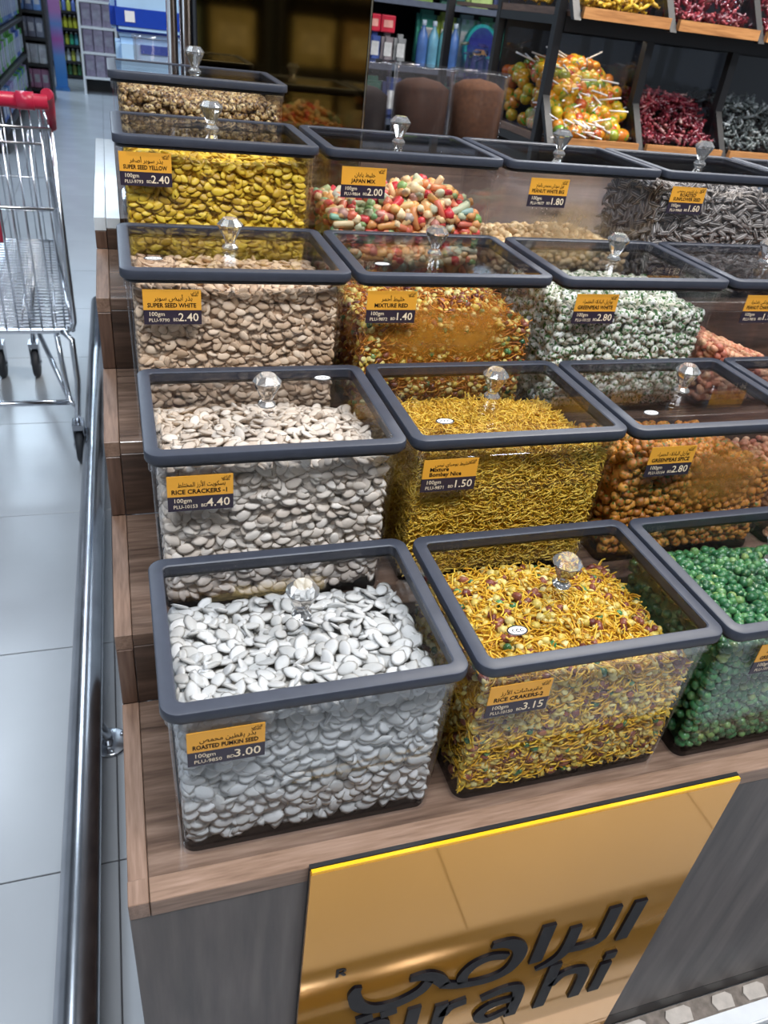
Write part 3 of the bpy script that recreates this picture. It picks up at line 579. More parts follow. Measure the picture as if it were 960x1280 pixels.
F = {
 'snow': grain('white_pumpkin_shell', [(0, (0.50, 0.495, 0.475)), (0.5, (0.60, 0.60, 0.585)), (1, (0.70, 0.70, 0.69))], 0.55, rim=(0.38, 0.35, 0.30), bump=0.15),
 'creamseed': grain('cream_pumpkin_shell', [(0, (0.62, 0.51, 0.41)), (0.5, (0.76, 0.65, 0.54)), (1, (0.85, 0.76, 0.66))], 0.55, rim=(0.40, 0.31, 0.22), bump=0.15),
 'tanseed': grain('tan_seed_shell', [(0, (0.50, 0.32, 0.19)), (0.5, (0.68, 0.47, 0.30)), (1, (0.80, 0.60, 0.42))], 0.55, rim=(0.26, 0.15, 0.08), bump=0.15),
 'yelseed': grain('yellow_seed_shell', [(0, (0.50, 0.28, 0.018)), (0.5, (0.74, 0.45, 0.025)), (1, (0.85, 0.58, 0.05))], 0.45, rim=(0.28, 0.13, 0.005), bump=0.15),
 'sunflower': grain('sunflower_shell', [(0, (0.06, 0.05, 0.045)), (0.5, (0.13, 0.108, 0.095)), (1, (0.24, 0.20, 0.175))], 0.5, stripes=(0.50, 0.44, 0.39)),
 'greenpea': grain('green_pea_glaze', [(0, (0.016, 0.09, 0.035)), (0.6, (0.04, 0.19, 0.065)), (0.9, (0.11, 0.28, 0.09)), (1, (0.26, 0.36, 0.10))], 0.3, spots=(0.30, 0.40, 0.16), spot_scale=1.5, spot_at=(0.60, 0.72), coat=0.3),
 'orangepea': grain('orange_spiced_pea', [(0, (0.34, 0.10, 0.012)), (0.5, (0.56, 0.20, 0.025)), (1, (0.68, 0.30, 0.05))], 0.45, spots=(0.08, 0.13, 0.015), spot_scale=1.6, spot_at=(0.56, 0.64), bump=0.3),
 'whitepea': grain('white_coated_pea', [(0, (0.62, 0.59, 0.46)), (0.5, (0.76, 0.73, 0.62)), (1, (0.85, 0.83, 0.75))], 0.55, spots=(0.05, 0.15, 0.03), spot_scale=1.5, spot_at=(0.52, 0.58), bump=0.3),
 'hazel': grain('roasted_round_nut', [(0, (0.30, 0.16, 0.055)), (0.5, (0.55, 0.36, 0.15)), (1, (0.72, 0.53, 0.26))], 0.4, spots=(0.085, 0.035, 0.015), spot_at=(0.48, 0.58), spot_scale=1.6),
 'peanut': grain('pale_peanut', [(0, (0.50, 0.30, 0.13)), (0.5, (0.64, 0.43, 0.21)), (1, (0.74, 0.55, 0.31))], 0.5, bump=0.15),
 'pinknut': grain('pink_peanut', [(0, (0.46, 0.13, 0.075)), (0.5, (0.60, 0.26, 0.14)), (1, (0.68, 0.40, 0.22))], 0.5, bump=0.15),
 'noodle': grain('yellow_fried_noodle', [(0, (0.52, 0.27, 0.012)), (0.5, (0.76, 0.46, 0.035)), (1, (0.88, 0.62, 0.10))], 0.45),
 'gnoodle': grain('golden_fried_noodle', [(0, (0.56, 0.27, 0.012)), (0.5, (0.80, 0.45, 0.025)), (1, (0.90, 0.62, 0.07))], 0.45),
 'onoodle': grain('orange_fried_noodle', [(0, (0.40, 0.10, 0.008)), (0.5, (0.60, 0.20, 0.012)), (1, (0.70, 0.33, 0.03))], 0.45),
 'dal': grain('split_yellow_pea', [(0, (0.56, 0.38, 0.05)), (0.5, (0.70, 0.54, 0.12)), (1, (0.78, 0.68, 0.30))], 0.4),
 'rednut': grain('red_skin_peanut', [(0, (0.12, 0.025, 0.018)), (0.5, (0.22, 0.055, 0.035)), (1, (0.33, 0.11, 0.06))], 0.35),
 'pastel': grain('pastel_coated_snack', [(0, (0.62, 0.03, 0.04)), (0.18, (0.66, 0.10, 0.07)), (0.32, (0.74, 0.34, 0.10)), (0.48, (0.80, 0.62, 0.36)), (0.60, (0.72, 0.38, 0.10)), (0.70, (0.70, 0.16, 0.10)), (0.78, (0.28, 0.50, 0.42)), (0.86, (0.20, 0.34, 0.08)), (1.0, (0.66, 0.60, 0.42))], 0.4),
}
seedT = [t_seed(10, 0.28)]; seedT2 = [t_seed(10, 0.4)]; peaT = [t_ball(8, 4, 0.06, 1), t_ball(8, 4, 0.08, 2)]; lumpT = [t_ball(8, 5, 0.13, 3), t_ball(8, 5, 0.13, 4)]
nutT = [t_ball(8, 5, 0.04, 5), t_ball(8, 5, 0.05, 6)]; ndT = [t_noodle(i, b) for i, b in enumerate((0.3, 0.5, 0.7, 0.9, 0.5))]; discT = [t_disc()]; stickT = [t_stick()]
def bump2(cu, cv, s): return lambda u, v: np.exp(-(((u - cu) / s) ** 2 + ((v - cv) / s) ** 2))
wob = lambda u, v: 0.012 * np.sin(9 * u + 3 * v) + 0.012 * np.sin(7 * v - 5 * u + 1.3)
def seedkind(mat, size, name, label, t=None): return dict(t=t or seedT, size=size, w=1, mat=F[mat], name=name, label=label, cat='seed')

fill_bin((0,0), lambda u, v: 0.95 - 0.13 * v + 0.05 * bump2(0.95, 0.6, 0.4)(u, v) - 0.02 * u + wob(u, v), [seedkind('snow', (0.0245, 0.0165, 0.0046), 'white_pumpkin_seed', 'big white pumpkin seed in the front corner bin')], 0.0126, front_up=0.75, keep=300, label='heap of big white pumpkin seeds in the front corner bin', name='white_pumpkin_seeds', layers=1.35)
fill_bin((1,0), lambda u, v: 0.82 + 0.13 * bump2(0.5, 0.35, 0.55)(u, v) + 0.06 * (1 - v) + wob(u, v), [seedkind('creamseed', (0.0220, 0.0140, 0.0042), 'cream_pumpkin_seed', 'cream pumpkin seed in the bin tagged 4.40')], 0.0114, front_up=0.6, keep=300, label='heap of cream pumpkin seeds in the bin tagged 4.40', name='cream_pumpkin_seeds', layers=1.35)
fill_bin((2,0), lambda u, v: 0.93 - 0.06 * v + 0.02 * bump2(0.4, 0.5, 0.5)(u, v) + wob(u, v), [seedkind('tanseed', (0.0205, 0.0125, 0.0042), 'tan_seed', 'tan flat seed in the SUPER SEED WHITE bin')], 0.0106, front_up=0.6, keep=300, label='heap of tan flat seeds in the SUPER SEED WHITE bin', name='tan_seeds')
fill_bin((3,0), lambda u, v: 0.94 - 0.05 * v + wob(u, v), [seedkind('yelseed', (0.0215, 0.0130, 0.0044), 'yellow_seed', 'yellow pumpkin seed in the SUPER SEED YELLOW bin')], 0.0110, front_up=0.6, keep=300, label='heap of yellow pumpkin seeds in the SUPER SEED YELLOW bin', name='yellow_seeds')
mixk = lambda nd, b: [dict(t=ndT, size=(0.024, 0.024, 0.024), w=5.0, mat=F[nd], name='noodle', label='n', cat='snack', solo=False),
     dict(t=discT, size=(0.0088, 0.0088, 0.0036), w=1.5, mat=F['dal'], name='split_pea', label='round split yellow pea in the ' + b, cat='split pea'),
     dict(t=nutT, size=(0.0150, 0.0098, 0.0092), w=0.42, mat=F['rednut'], name='red_skin_peanut', label='dark red skinned peanut in the ' + b, cat='peanut'),
     dict(t=lumpT, size=(0.0125, 0.0115, 0.0105), w=0.42, mat=F['dal'], name='puffed_chickpea', label='puffed yellow chickpea in the ' + b, cat='chickpea'),
     dict(t=peaT, size=(0.0105, 0.0105, 0.0098), w=0.16, mat=F['greenpea'], name='green_pea', label='green pea among the noodles of the ' + b, cat='pea')]
fill_bin((0,1), lambda u, v: 0.80 + 0.16 * bump2(0.42, 0.55, 0.42)(u, v) + 0.05 * (1 - u) - 0.03 * v + wob(u, v), mixk('gnoodle', 'front yellow noodle mix'), 0.0072, keep=300, label='yellow noodle and nut mix in the front row bin tagged 3.15', name='noodle_nut_mix', tilt=0.45, layers=1.7)
fill_bin((1,1), lambda u, v: 0.80 + 0.14 * bump2(0.4, 0.35, 0.5)(u, v) + 0.06 * (1 - v) + wob(u, v), [dict(t=ndT, size=(0.026, 0.022, 0.020), w=1, mat=F['noodle'], name='noodle', label='n', cat='snack', solo=False)], 0.0066, keep=0, label='heap of thin yellow fried noodles in the bin tagged 1.50', name='fried_noodles', tilt=0.5, layers=2.3)
fill_bin((2,1), lambda u, v: 0.70 + 0.10 * bump2(0.55, 0.5, 0.4)(u, v) + wob(u, v), mixk('onoodle', 'orange red noodle mix'), 0.0074, keep=160, label='orange red noodle mix in the bin tagged 1.40', name='red_noodle_mix', tilt=0.45, layers=1.6, side=0.3)
fill_bin((0,2), lambda u, v: 0.86 - 0.05 * v + 0.06 * bump2(0.2, 0.6, 0.4)(u, v) + wob(u, v), [dict(t=peaT, size=(0.0132, 0.0126, 0.0120), w=1, mat=F['greenpea'], name='green_pea', label='glossy green pea in the front row bin', cat='pea')], 0.0105, keep=300, label='heap of glossy green peas in the front row bin', name='green_peas', layers=1.3, side=0.4)
fill_bin((1,2), lambda u, v: 0.66 + 0.20 * bump2(0.25, 0.25, 0.38)(u, v) - 0.10 * v + wob(u, v), [dict(t=lumpT, size=(0.0150, 0.0144, 0.0138), w=1, mat=F['orangepea'], name='spiced_pea', label='orange spiced pea in the bin tagged GREENPEAS SPICE', cat='pea')], 0.0120, keep=300, label='heap of orange spiced peas in the second row', name='spiced_peas', layers=1.3, side=0.4)
fill_bin((1,3), lambda u, v: 0.35 + wob(u, v), [dict(t=nutT, size=(0.0175, 0.0115, 0.0105), w=1, mat=F['pinknut'], name='spicy_peanut', label='peanut in the bin at the right picture edge', cat='peanut', solo=False)], 0.0120, keep=0, label='peanuts in the second row bin at the right picture edge', name='spicy_peanuts', layers=1.2, side=0.4)
fill_bin((2,2), lambda u, v: 0.80 + 0.10 * bump2(0.42, 0.5, 0.45)(u, v) + wob(u, v), [dict(t=lumpT, size=(0.0158, 0.0150, 0.0146), w=1, mat=F['whitepea'], name='coated_pea', label='white coated green pea in the bin tagged GREENPEAS WHITE', cat='pea')], 0.0124, keep=300, label='heap of white coated green peas in the third row', name='coated_peas', layers=1.3, side=0.4)
fill_bin((2,3), lambda u, v: 0.50 - 0.42 * u + 0 * v + wob(u, v), [dict(t=nutT, size=(0.0185, 0.0125, 0.0115), w=1, mat=F['pinknut'], name='pink_peanut', label='pinkish peanut in the bin tagged 1.95', cat='peanut')], 0.0120, keep=200, label='low heap of pinkish peanuts in the bin tagged 1.95', name='pink_peanuts', layers=1.2, side=0.4)
fill_bin((3,1), lambda u, v: 0.58 + 0.22 * bump2(0.65, 0.4, 0.4)(u, v) + wob(u, v), [dict(t=stickT, size=(0.034, 0.028, 0.028), w=0.9, mat=F['pastel'], name='coated_stick', label='pastel coated snack stick in the JAPAN MIX bin', cat='snack'), dict(t=lumpT, size=(0.0205, 0.018, 0.0175), w=1.2, mat=F['pastel'], name='coated_nut', label='round pastel coated nut in the JAPAN MIX bin', cat='snack')], 0.0150, keep=300, label='colourful pastel snack mix in the JAPAN MIX bin', name='pastel_mix', layers=1.3, side=0.4, tilt=0.6)
fill_bin((3,2), lambda u, v: 0.34 + 0.16 * bump2(0.45, 0.3, 0.45)(u, v) + wob(u, v), [dict(t=nutT, size=(0.0205, 0.0140, 0.0130), w=1, mat=F['peanut'], name='shelled_peanut', label='pale shelled peanut in the bin tagged 1.80', cat='peanut')], 0.0128, keep=260, label='low heap of pale shelled peanuts in the bin tagged 1.80', name='shelled_peanuts', layers=1.3, side=0.4)
fill_bin((3,3), lambda u, v: 0.92 + 0 * u + wob(u, v), [seedkind('sunflower', (0.0310, 0.0108, 0.0062), 'sunflower_seed', 'striped grey sunflower seed in the bin tagged 1.60', seedT2)], 0.0128, keep=300, label='heap of striped grey sunflower seeds in the bin tagged 1.60', name='sunflower_seeds', front_up=0.3, side=0.4, tilt=0.5)
fill_bin((3,4), lambda u, v: 0.6 + 0 * u + wob(u, v), [dict(t=nutT, size=(0.0180, 0.0120, 0.0115), w=1, mat=F['peanut'], name='nut', label='n', cat='nut', solo=False)], 0.0125, keep=0, label='pale nuts in the fourth row bin beyond the right edge', name='pale_nuts', layers=1.1, side=0.3)
fill_bin((4,0), lambda u, v: 0.90 + 0 * u + wob(u, v), [dict(t=peaT, size=(0.0148, 0.0142, 0.0138), w=1, mat=F['hazel'], name='round_nut', label='round brown and cream nut in the rearmost bin', cat='nut')], 0.0116, keep=250, label='heap of round brown nuts in the rearmost bin', name='round_nuts', layers=1.3, side=0.4)

# spice dust clinging to the inside of three bin fronts
def dust(rc, c, lab, lo, hi, seed):
    m, nt, p = nodes('spice_dust'); sp(p, rough=0.9); p.inputs['Base Color'].default_value = (*c, 1)
    tc = N(nt, 'ShaderNodeTexCoord'); t = N(nt, 'ShaderNodeTexNoise'); t.inputs['Scale'].default_value = 14; t.inputs['Detail'].default_value = 7; t.inputs['Roughness'].default_value = 0.7
    mp = N(nt, 'ShaderNodeMapping'); mp.inputs['Location'].default_value = (seed, 0, seed); L(nt, tc.outputs['Object'], mp.inputs[0]); L(nt, mp.outputs[0], t.inputs['Vector'])
    sx = N(nt, 'ShaderNodeSeparateXYZ'); L(nt, tc.outputs['Generated'], sx.inputs[0])
    def hat(o):
        a = N(nt, 'ShaderNodeMath', operation='SUBTRACT'); a.inputs[1].default_value = 0.5; L(nt, o, a.inputs[0]); b = N(nt, 'ShaderNodeMath', operation='ABSOLUTE'); L(nt, a.outputs[0], b.inputs[0])
        q = N(nt, 'ShaderNodeMapRange', interpolation_type='SMOOTHSTEP'); q.inputs[1].default_value, q.inputs[2].default_value = 0.5, 0.1; L(nt, b.outputs[0], q.inputs[0]); return q.outputs[0]
    m1 = N(nt, 'ShaderNodeMath', operation='MULTIPLY'); L(nt, hat(sx.outputs[0]), m1.inputs[0]); L(nt, hat(sx.outputs[2]), m1.inputs[1])
    q = N(nt, 'ShaderNodeMapRange'); q.inputs[1].default_value, q.inputs[2].default_value = 0.32, 0.68; L(nt, t.outputs[0], q.inputs[0])
    m2 = N(nt, 'ShaderNodeMath', operation='MULTIPLY'); L(nt, m1.outputs[0], m2.inputs[0]); L(nt, q.outputs[0], m2.inputs[1])
    m3 = N(nt, 'ShaderNodeMath', operation='MULTIPLY'); m3.inputs[1].default_value = 0.95; L(nt, m2.outputs[0], m3.inputs[0]); L(nt, m3.outputs[0], p.inputs['Alpha'])
    ox, oy, oz = BORG[rc]
    o = MB().box((0, 0, 0), ((hi[0] - lo[0]) * W, 0.0006, (hi[1] - lo[1]) * H)).build('spice_dust', m, None, (ox + lo[0] * W, oy + 0.0146, oz + lo[1] * H)); tag(o, lab, 'dust', kind='stuff')
dust((2,1), (0.66, 0.26, 0.015), 'orange spice dust clinging inside the MIXTURE RED bin', (0.06, 0.34), (0.93, 0.95), 1.0)
dust((1,2), (0.52, 0.22, 0.03), 'orange spice dust clinging inside the spiced pea bin', (0.30, 0.30), (0.93, 0.95), 2.3)
dust((3,2), (0.55, 0.37, 0.19), 'pale salt dust clinging inside the bin tagged 1.80', (0.10, 0.30), (0.80, 0.78), 3.1)

# ------------------------------------------------------------------ gold mirrored column behind the rear bin
cl = empty('mirror_column', (0.335, 1.50, 0)); tag(cl, 'square column clad in dark gold mirror behind the rear bins', 'column')
ZB = ZT[4] + 0.0006
MB().box((-0.168, -0.198, ZB), (0.178, 0.20, CEIL)).build('core', M['black'], cl)
MB().box((-0.166, -0.203, ZB), (0.175, -0.1984, CEIL)).build('mirror_panel', M['gold'], cl)
MB().box((0.1784, -0.196, ZB), (0.183, 0.198, CEIL)).build('mirror_panel', M['gold'], cl)
for xx, rr in ((-0.185, 0.013), (-0.212, 0.010)):
    MB().tube([(xx, -0.19, ZB), (xx, -0.19, CEIL)], rr, 12).build('steel_trim', M['chrome'], cl)
MB().box((0.176, -0.2045, ZB), (0.1792, -0.1984, CEIL)).build('corner_trim', M['steel'], cl)

# ------------------------------------------------------------------ table of powder tubs behind
tb = empty('tub_table', (0.66, 2.08, 0)); tag(tb, 'dark wooden table holding the powder tubs behind the counter', 'table')
MB().box((-0.64, -0.285, 0.96), (0.62, 0.25, 1.0)).build('table_top', M['riser'], tb)
for sx in (-0.6, 0.58):
    for sy in (-0.25, 0.21): MB().box((sx - .02, sy - .02, 0.0), (sx + .02, sy + .02, 0.9598)).build('leg', M['black'], tb)
powder = {'dark': plain('dark_coffee_powder', (0.010, 0.006, 0.006), 0.3, 90, rough=0.95), 'brown': plain('brown_spice_powder', (0.045, 0.017, 0.008), 0.25, 90, rough=0.95), 'tan': plain('tan_spice_powder', (0.10, 0.040, 0.015), 0.25, 90, rough=0.95), 'pale': plain('pale_powder', (0.60, 0.56, 0.52), 0.1, 90, rough=0.95)}
tubm = MB().lathe([(0.0, 0.0), (0.083, 0.0), (0.087, 0.335), (0.090, 0.340), (0.090, 0.346), (0.085, 0.346), (0.083, 0.330), (0.080, 0.006), (0.0, 0.006)], 32).mesh('tub_wall'); tubm.materials.append(clear('tub_plastic', (0.93, 0.91, 0.91), 1.45, 0.05, 0.015))
for k, (x, y, mt, hgt, lab) in enumerate(((0.690, 1.96, 'dark', 0.26, 'clear round tub of almost black powder beside the gold column'), (0.875, 1.95, 'brown', 0.29, 'clear round tub of dark brown powder, middle of three'), (1.058, 1.96, 'tan', 0.30, 'clear round tub of tan powder beside the candy rack'), (0.155, 1.98, 'pale', 0.22, 'clear round tub of pale powder behind the rear bin'))):
    t = empty('powder_tub', (x, y, 1.0004)); tag(t, lab, 'tub', 'powder tubs on the table')
    link('tub_wall', tubm, None, t)
    pw = MB().lathe([(0.0, 0.0065), (0.0785, 0.0065), (0.0805, hgt), (0.05, hgt + 0.018), (0.0, hgt + 0.026)], 28).build('powder_heap', powder[mt], None, (x, y, 1.0004)); tag(pw, {'dark': 'almost black powder inside the tub by the gold column', 'brown': 'dark brown powder inside the middle tub', 'tan': 'tan powder inside the tub by the candy rack', 'pale': 'pale powder in the tub behind the rear bin'}[mt], 'powder', kind='stuff')

# ------------------------------------------------------------------ candy rack
RX, RP, RYF, RYV, RYB = 1.365, 0.345, 2.0, 2.12, 2.56
rk = empty('candy_rack', (RX, RYB, 0)); tag(rk, 'black metal candy rack with oak shelf fronts at upper right', 'rack')
def rb(name, a, b, mat, bv=0.0): return MB().box(tuple(np.subtract(a, (RX, RYB, 0))), tuple(np.subtract(b, (RX, RYB, 0)))).build(name, M[mat] if isinstance(mat, str) else mat, rk, bevel=bv, seg=1)
NB = 4
shelves = [(0.80, 1.12), (1.155, 1.50), (1.515, 1.86)]
for i in range(NB + 1):
    x = RX + i * RP
    rb('post', (x - 0.014, RYV - 0.014, 0.0), (x + 0.014, RYV + 0.014, 1.95), 'black'); rb('post', (x - 0.014, RYB + 0.5, 0.0), (x + 0.014, RYB + 0.53, 1.95), 'black')
rb('post', (RX - 0.014, RYB - 0.014, 0.0), (RX + 0.014, RYB + 0.014, 1.95), 'black')
for (z0, z1) in shelves:
    rb('shelf_board', (RX + 0.0145, RYF + 0.016, z0 - 0.004), (RX + NB * RP, RYB + 0.49, z0 + 0.008), 'rackside')
    rb('side_beam', (RX - 0.013, RYV + 0.0145, z0 - 0.03), (RX + 0.013, RYB - 0.0145, z0 - 0.005), 'black')
    rb('side_board', (RX - 0.010, RYV + 0.0145, z0 - 0.0045), (RX + 0.010, RYB - 0.0145, z0 + 0.016), 'rackside')
    rb('front_beam', (RX + 0.0145, RYV - 0.02, z1 - 0.030), (RX + NB * RP, RYV + 0.008, z1 + 0.022), 'black')  # deepened downwards to keep the shelf lamp out of the lid reflections
    for i in range(NB):
        x = RX + i * RP; rb('shelf_front', (x + 0.017, RYF, z0 - 0.006), (x + RP - 0.017, RYF + 0.015, z0 + 0.024), 'oakstrip')
    for i in range(NB + 1):
        x = RX + i * RP
        pts = [(RYF - RYB, z0 - 0.012), (RYF + 0.02 - RYB, z0 - 0.012), (RYV - RYB - 0.0142, z0 + 0.10), (RYV - RYB - 0.0142, z0 + 0.135)]
        MB().prism(pts, x - RX - 0.012, x - RX + 0.012, 'x').build('slant_arm', M['black'], rk)
rackclear = clear('rack_acrylic', (0.93, 0.94, 0.96), 1.45, 0.02)
def candy_bin(i, z0, lab, depth0=RYF, depth1=RYB - 0.03):
    x0, x1 = RX + i * RP + 0.018, RX + (i + 1) * RP - 0.018
    r = empty('candy_bin', (x0, RYF, z0 + 0.0085)); tag(r, lab, 'storage bin', 'acrylic candy bins on the rack')
    w_, t = x1 - x0, 0.004; yv = RYV + 0.02 - RYF; yb = depth1 - RYF; h = 0.30
    MB().box((0, 0.017, 0), (w_, yb, t)).build('bin_floor', rackclear, r)
    for xx in (0, w_ - t): MB().prism([(0.018, t), (yb, t), (yb, h), (yv, h), (yv, 0.155), (0.018, 0.025)], xx, xx + t, 'x').build('bin_side', rackclear, r)
    MB().box((t, yv, 0.155), (w_ - t, yv + t, h)).build('bin_front', rackclear, r)
    MB().prism([(0.018, 0.025), (0.022, 0.025), (yv + 0.003, 0.152), (yv - 0.001, 0.154)], t, w_ - t, 'x').build('slant_front', rackclear, r)
    MB().box((t, yb - t, t), (w_ - t, yb, h)).build('bin_back', rackclear, r)
    return x0, z0 + 0.0085 + t, w_, yb
lolly = {'t': t_ball(10, 6, 0.0, 1)}
lolmat = grain('lollipop_wrap', [(0, (0.72, 0.20, 0.01)), (0.25, (0.78, 0.38, 0.01)), (0.5, (0.55, 0.06, 0.015)), (0.62, (0.16, 0.28, 0.03)), (0.78, (0.80, 0.50, 0.02)), (1, (0.66, 0.26, 0.02))], 0.25, spots=(0.10, 0.42, 0.03), spot_scale=1.3, spot_at=(0.58, 0.66), coat=0.5)
stickmat = plain('lollipop_stick', (0.80, 0.74, 0.72), 0.02, rough=0.4)
ballm = arr_mesh('candy_ball', lolly['t'][0] * 0.0225, lolly['t'][1], lolly['t'][0], np.zeros(len(lolly['t'][1])), [lolmat])
stkm = MB().tube([(0, 0, -0.020), (0, 0, -0.100)], 0.0028, 6).mesh('stick'); stkm.materials.append(stickmat)
redmat = grain('dark_red_foil', [(0, (0.10, 0.008, 0.016)), (0.6, (0.22, 0.018, 0.03)), (0.9, (0.40, 0.06, 0.07)), (1, (0.5, 0.3, 0.25))], 0.18, coat=0.8)
greymat = grain('dark_grey_foil', [(0, (0.05, 0.06, 0.06)), (0.7, (0.12, 0.14, 0.13)), (1, (0.55, 0.57, 0.55))], 0.2, coat=0.8)
purmat = grain('purple_foil', [(0, (0.05, 0.03, 0.20)), (0.5, (0.14, 0.10, 0.36)), (0.8, (0.30, 0.30, 0.42)), (1, (0.45, 0.42, 0.20))], 0.2, coat=0.8)
wrapT = t_stick(); 
def wrap_mesh(name, mat, s):
    mb = MB().tube([(-1.5, 0, 0), (-1.05, 0, 0), (-0.9, 0, 0), (-0.6, 0, 0), (0.6, 0, 0), (0.9, 0, 0), (1.05, 0, 0), (1.5, 0, 0)], [0.5, 0.12, 0.34, 0.5, 0.5, 0.34, 0.12, 0.5], 7)
    v = np.array([tuple(q) for q in mb.v], float); f = tris(mb.f); return arr_mesh(name, v * s, f, v, np.zeros(len(f)), [mat])
redm, greym, purm = wrap_mesh('wrapped_candy', redmat, 0.0125), wrap_mesh('wrapped_candy', greymat, 0.0125), wrap_mesh('wrapped_candy', purmat, 0.0125)
def rack_pts(b, n, hmax, seed, depth, mar=0.026):
    """points just under the surface of a heap in a rack bin (slanted front, crest, side walls)"""
    x0, zf, w_, yb = b; r = np.random.default_rng(seed); out = []
    prof = np.array([(0.045, 0.025), (0.150, 0.135), (0.22, hmax), (yb - 0.03, hmax * 0.92)])
    while len(out) < n:
        u = r.random(); t = r.random() ** 1.3 * 3; i = min(int(t), 2); y, z = prof[i] + (prof[i + 1] - prof[i]) * (t - i)
        z *= 0.86 + 0.14 * math.cos((u - 0.5) * 3.0)
        if r.random() < 0.22: u = 0.0; z *= r.random()
        d = depth * r.random(); x = x0 + mar + u * (w_ - 2 * mar)
        out.append((x, RYF + y + d * 0.6, zf + max(0.024, z - d * 0.7)))
    return np.array(out)
def heap(x0, zf, w_, yb, n, fn, hmax, seed=1, mar=0.026):
    r = random.Random(seed)
    for x, y, z in rack_pts((x0, zf, w_, yb), n, hmax, seed, 0.012, mar): fn(r, x, y, z)
def heap_stuff(b, n, hmax, temps, seed, name, lab):
    r = np.random.default_rng(seed + 50); P = rack_pts(b, n, hmax - 0.008, seed + 50, 0.05); VV = []; TT = []; LL = []; MI = []; nv = 0
    for p in P:
        q = r.normal(size=4); q /= np.linalg.norm(q); Rm = np.array(Matrix.Rotation(0, 3, 'X') @ (__import__('mathutils').Quaternion(q)).to_matrix())
        for k, (tv, tf, mt, loc) in enumerate(temps):
            VV.append(tv @ Rm.T + p); LL.append(loc); TT.append(tf + nv); MI.append(np.full(len(tf), k)); nv += len(tv)
    o = link(name, arr_mesh(name, np.concatenate(VV), np.concatenate(TT), np.concatenate(LL), np.concatenate(MI), [t[2] for t in temps])); tag(o, lab, 'candy', kind='stuff')
def put_lolly(r, x, y, z, lab='orange and yellow lollipop in the lit rack bin'):
    t = empty('lollipop', (x, y, z)); t.rotation_euler = (r.uniform(-2.4, 2.4), r.uniform(-1.2, 1.2), r.uniform(0, 6)); tag(t, lab, 'lollipop', 'lollipops in the rack bin')
    t.rotation_euler = (r.choice((-1, 1)) * r.uniform(1.2, 2.0), r.uniform(-0.4, 0.4), r.uniform(0, 6))
    link('candy_ball', ballm, None, t); link('stick', stkm, None, t)
def put(mesh, lab, grp):
    def f(r, x, y, z):
        o = link('wrapped_candy', mesh, None, None, (x, y, z)); o.rotation_euler = (r.uniform(-.6, .6), r.uniform(-.6, .6), r.uniform(0, 6)); tag(o, lab, 'candy', grp)
    return f
def tmpl(me, mat):
    v = np.empty(len(me.vertices) * 3); me.vertices.foreach_get('co', v); v = v.reshape(-1, 3); return (v, tris([tuple(p.vertices) for p in me.polygons]), mat, v * 50)
LT = [tmpl(ballm, lolmat), tmpl(stkm, stickmat)]; LT[0] = (LT[0][0], LT[0][1], lolmat, lolly['t'][0])
RT, GT, YT = [tmpl(redm, redmat)], [tmpl(greym, greymat)], None
ym = wrap_mesh('wrapped_candy', F['yelseed'], 0.0125); YT = [tmpl(ym, F['yelseed'])]
for bi, sh, lab, n, fn, hm, st in (
    (0, 1, 'acrylic rack bin heaped with orange lollipops', 120, put_lolly, 0.225, (420, LT[:1], 'lollipop_heap', 'packed lollipops under the loose ones in the lit rack bin')),
    (1, 1, 'acrylic rack bin of dark red foil candies beside the lollipops', 130, put(redm, 'dark red foil candy in the bin beside the lollipops', 'dark red candies in the middle rack bin'), 0.165, (500, RT, 'candy_heap', 'packed dark red candies beside the lollipops')),
    (2, 1, 'acrylic rack bin of grey foil candies at right edge', 60, put(greym, 'grey foil candy in the right rack bin', 'grey candies in the rack bin'), 0.18, (400, GT, 'candy_heap', 'packed grey candies in the right rack bin')),
    (0, 2, 'acrylic bin of yellow sweets above the lollipops', 30, put(ym, 'yellow sweet in the bin above the lollipops', 'yellow sweets on the top rack shelf'), 0.15, (300, YT, 'candy_heap', 'packed yellow sweets above the lollipops')),
    (1, 2, 'acrylic bin of dark red candies on the top rack shelf', 40, put(redm, 'dark red foil candy in the top shelf bin', 'dark red candies on the top rack shelf'), 0.16, (300, RT, 'candy_heap', 'packed dark red candies on the top rack shelf')),
    (2, 2, 'acrylic bin of red candies on the top rack shelf', 20, put(redm, 'red foil candy in the far right top shelf bin', 'red candies at the top right'), 0.14, (200, RT, 'candy_heap', 'packed red candies at the top right of the rack'))):
    b = candy_bin(bi, shelves[sh][0], lab); heap(*b, n, fn, hm, seed=5 + bi + 3 * sh, mar=0.075 if fn is put_lolly else 0.026); heap_stuff(b, st[0], hm, st[1], 5 + bi + 3 * sh, st[2], st[3])
def bulk(name, x0, x1, ya, yb_, z0, z1, mat, lab):
    o = MB().prism([(ya, z0), (yb_, z0), (yb_, z1), (ya + 0.11, z1), (ya, z0 + 0.01)], x0, x1, 'x').build(name, mat, bevel=0.008); tag(o, lab, 'candy', kind='stuff')
rb('back_panel', (RX + 0.0145, RYB - 0.026, 0.3), (RX + NB * RP - 0.0145, RYB - 0.016, 1.95), 'black')  # black sheet added so the open rack backdrop stays dark
sl_ = empty('shelf_light', (RX + RP / 2, RYV + 0.075, shelves[1][1] + 0.008)); tag(sl_, 'small warm light bar under the rack shelf over the lollipops', 'light')
MB().box((-.13, -.012, -.012), (.13, .012, .0)).build('light_body', M['white'], sl_)
ld = bpy.data.lights.new('shelf_lamp', 'AREA'); ld.shape = 'RECTANGLE'; ld.size = 0.24; ld.size_y = 0.02; ld.energy = 0.55; ld.color = (1, 0.9, 0.74)
lo = bpy.data.objects.new('shelf_lamp', ld); COL.objects.link(lo); lo.parent = sl_; lo.location = (0, 0, -0.014)
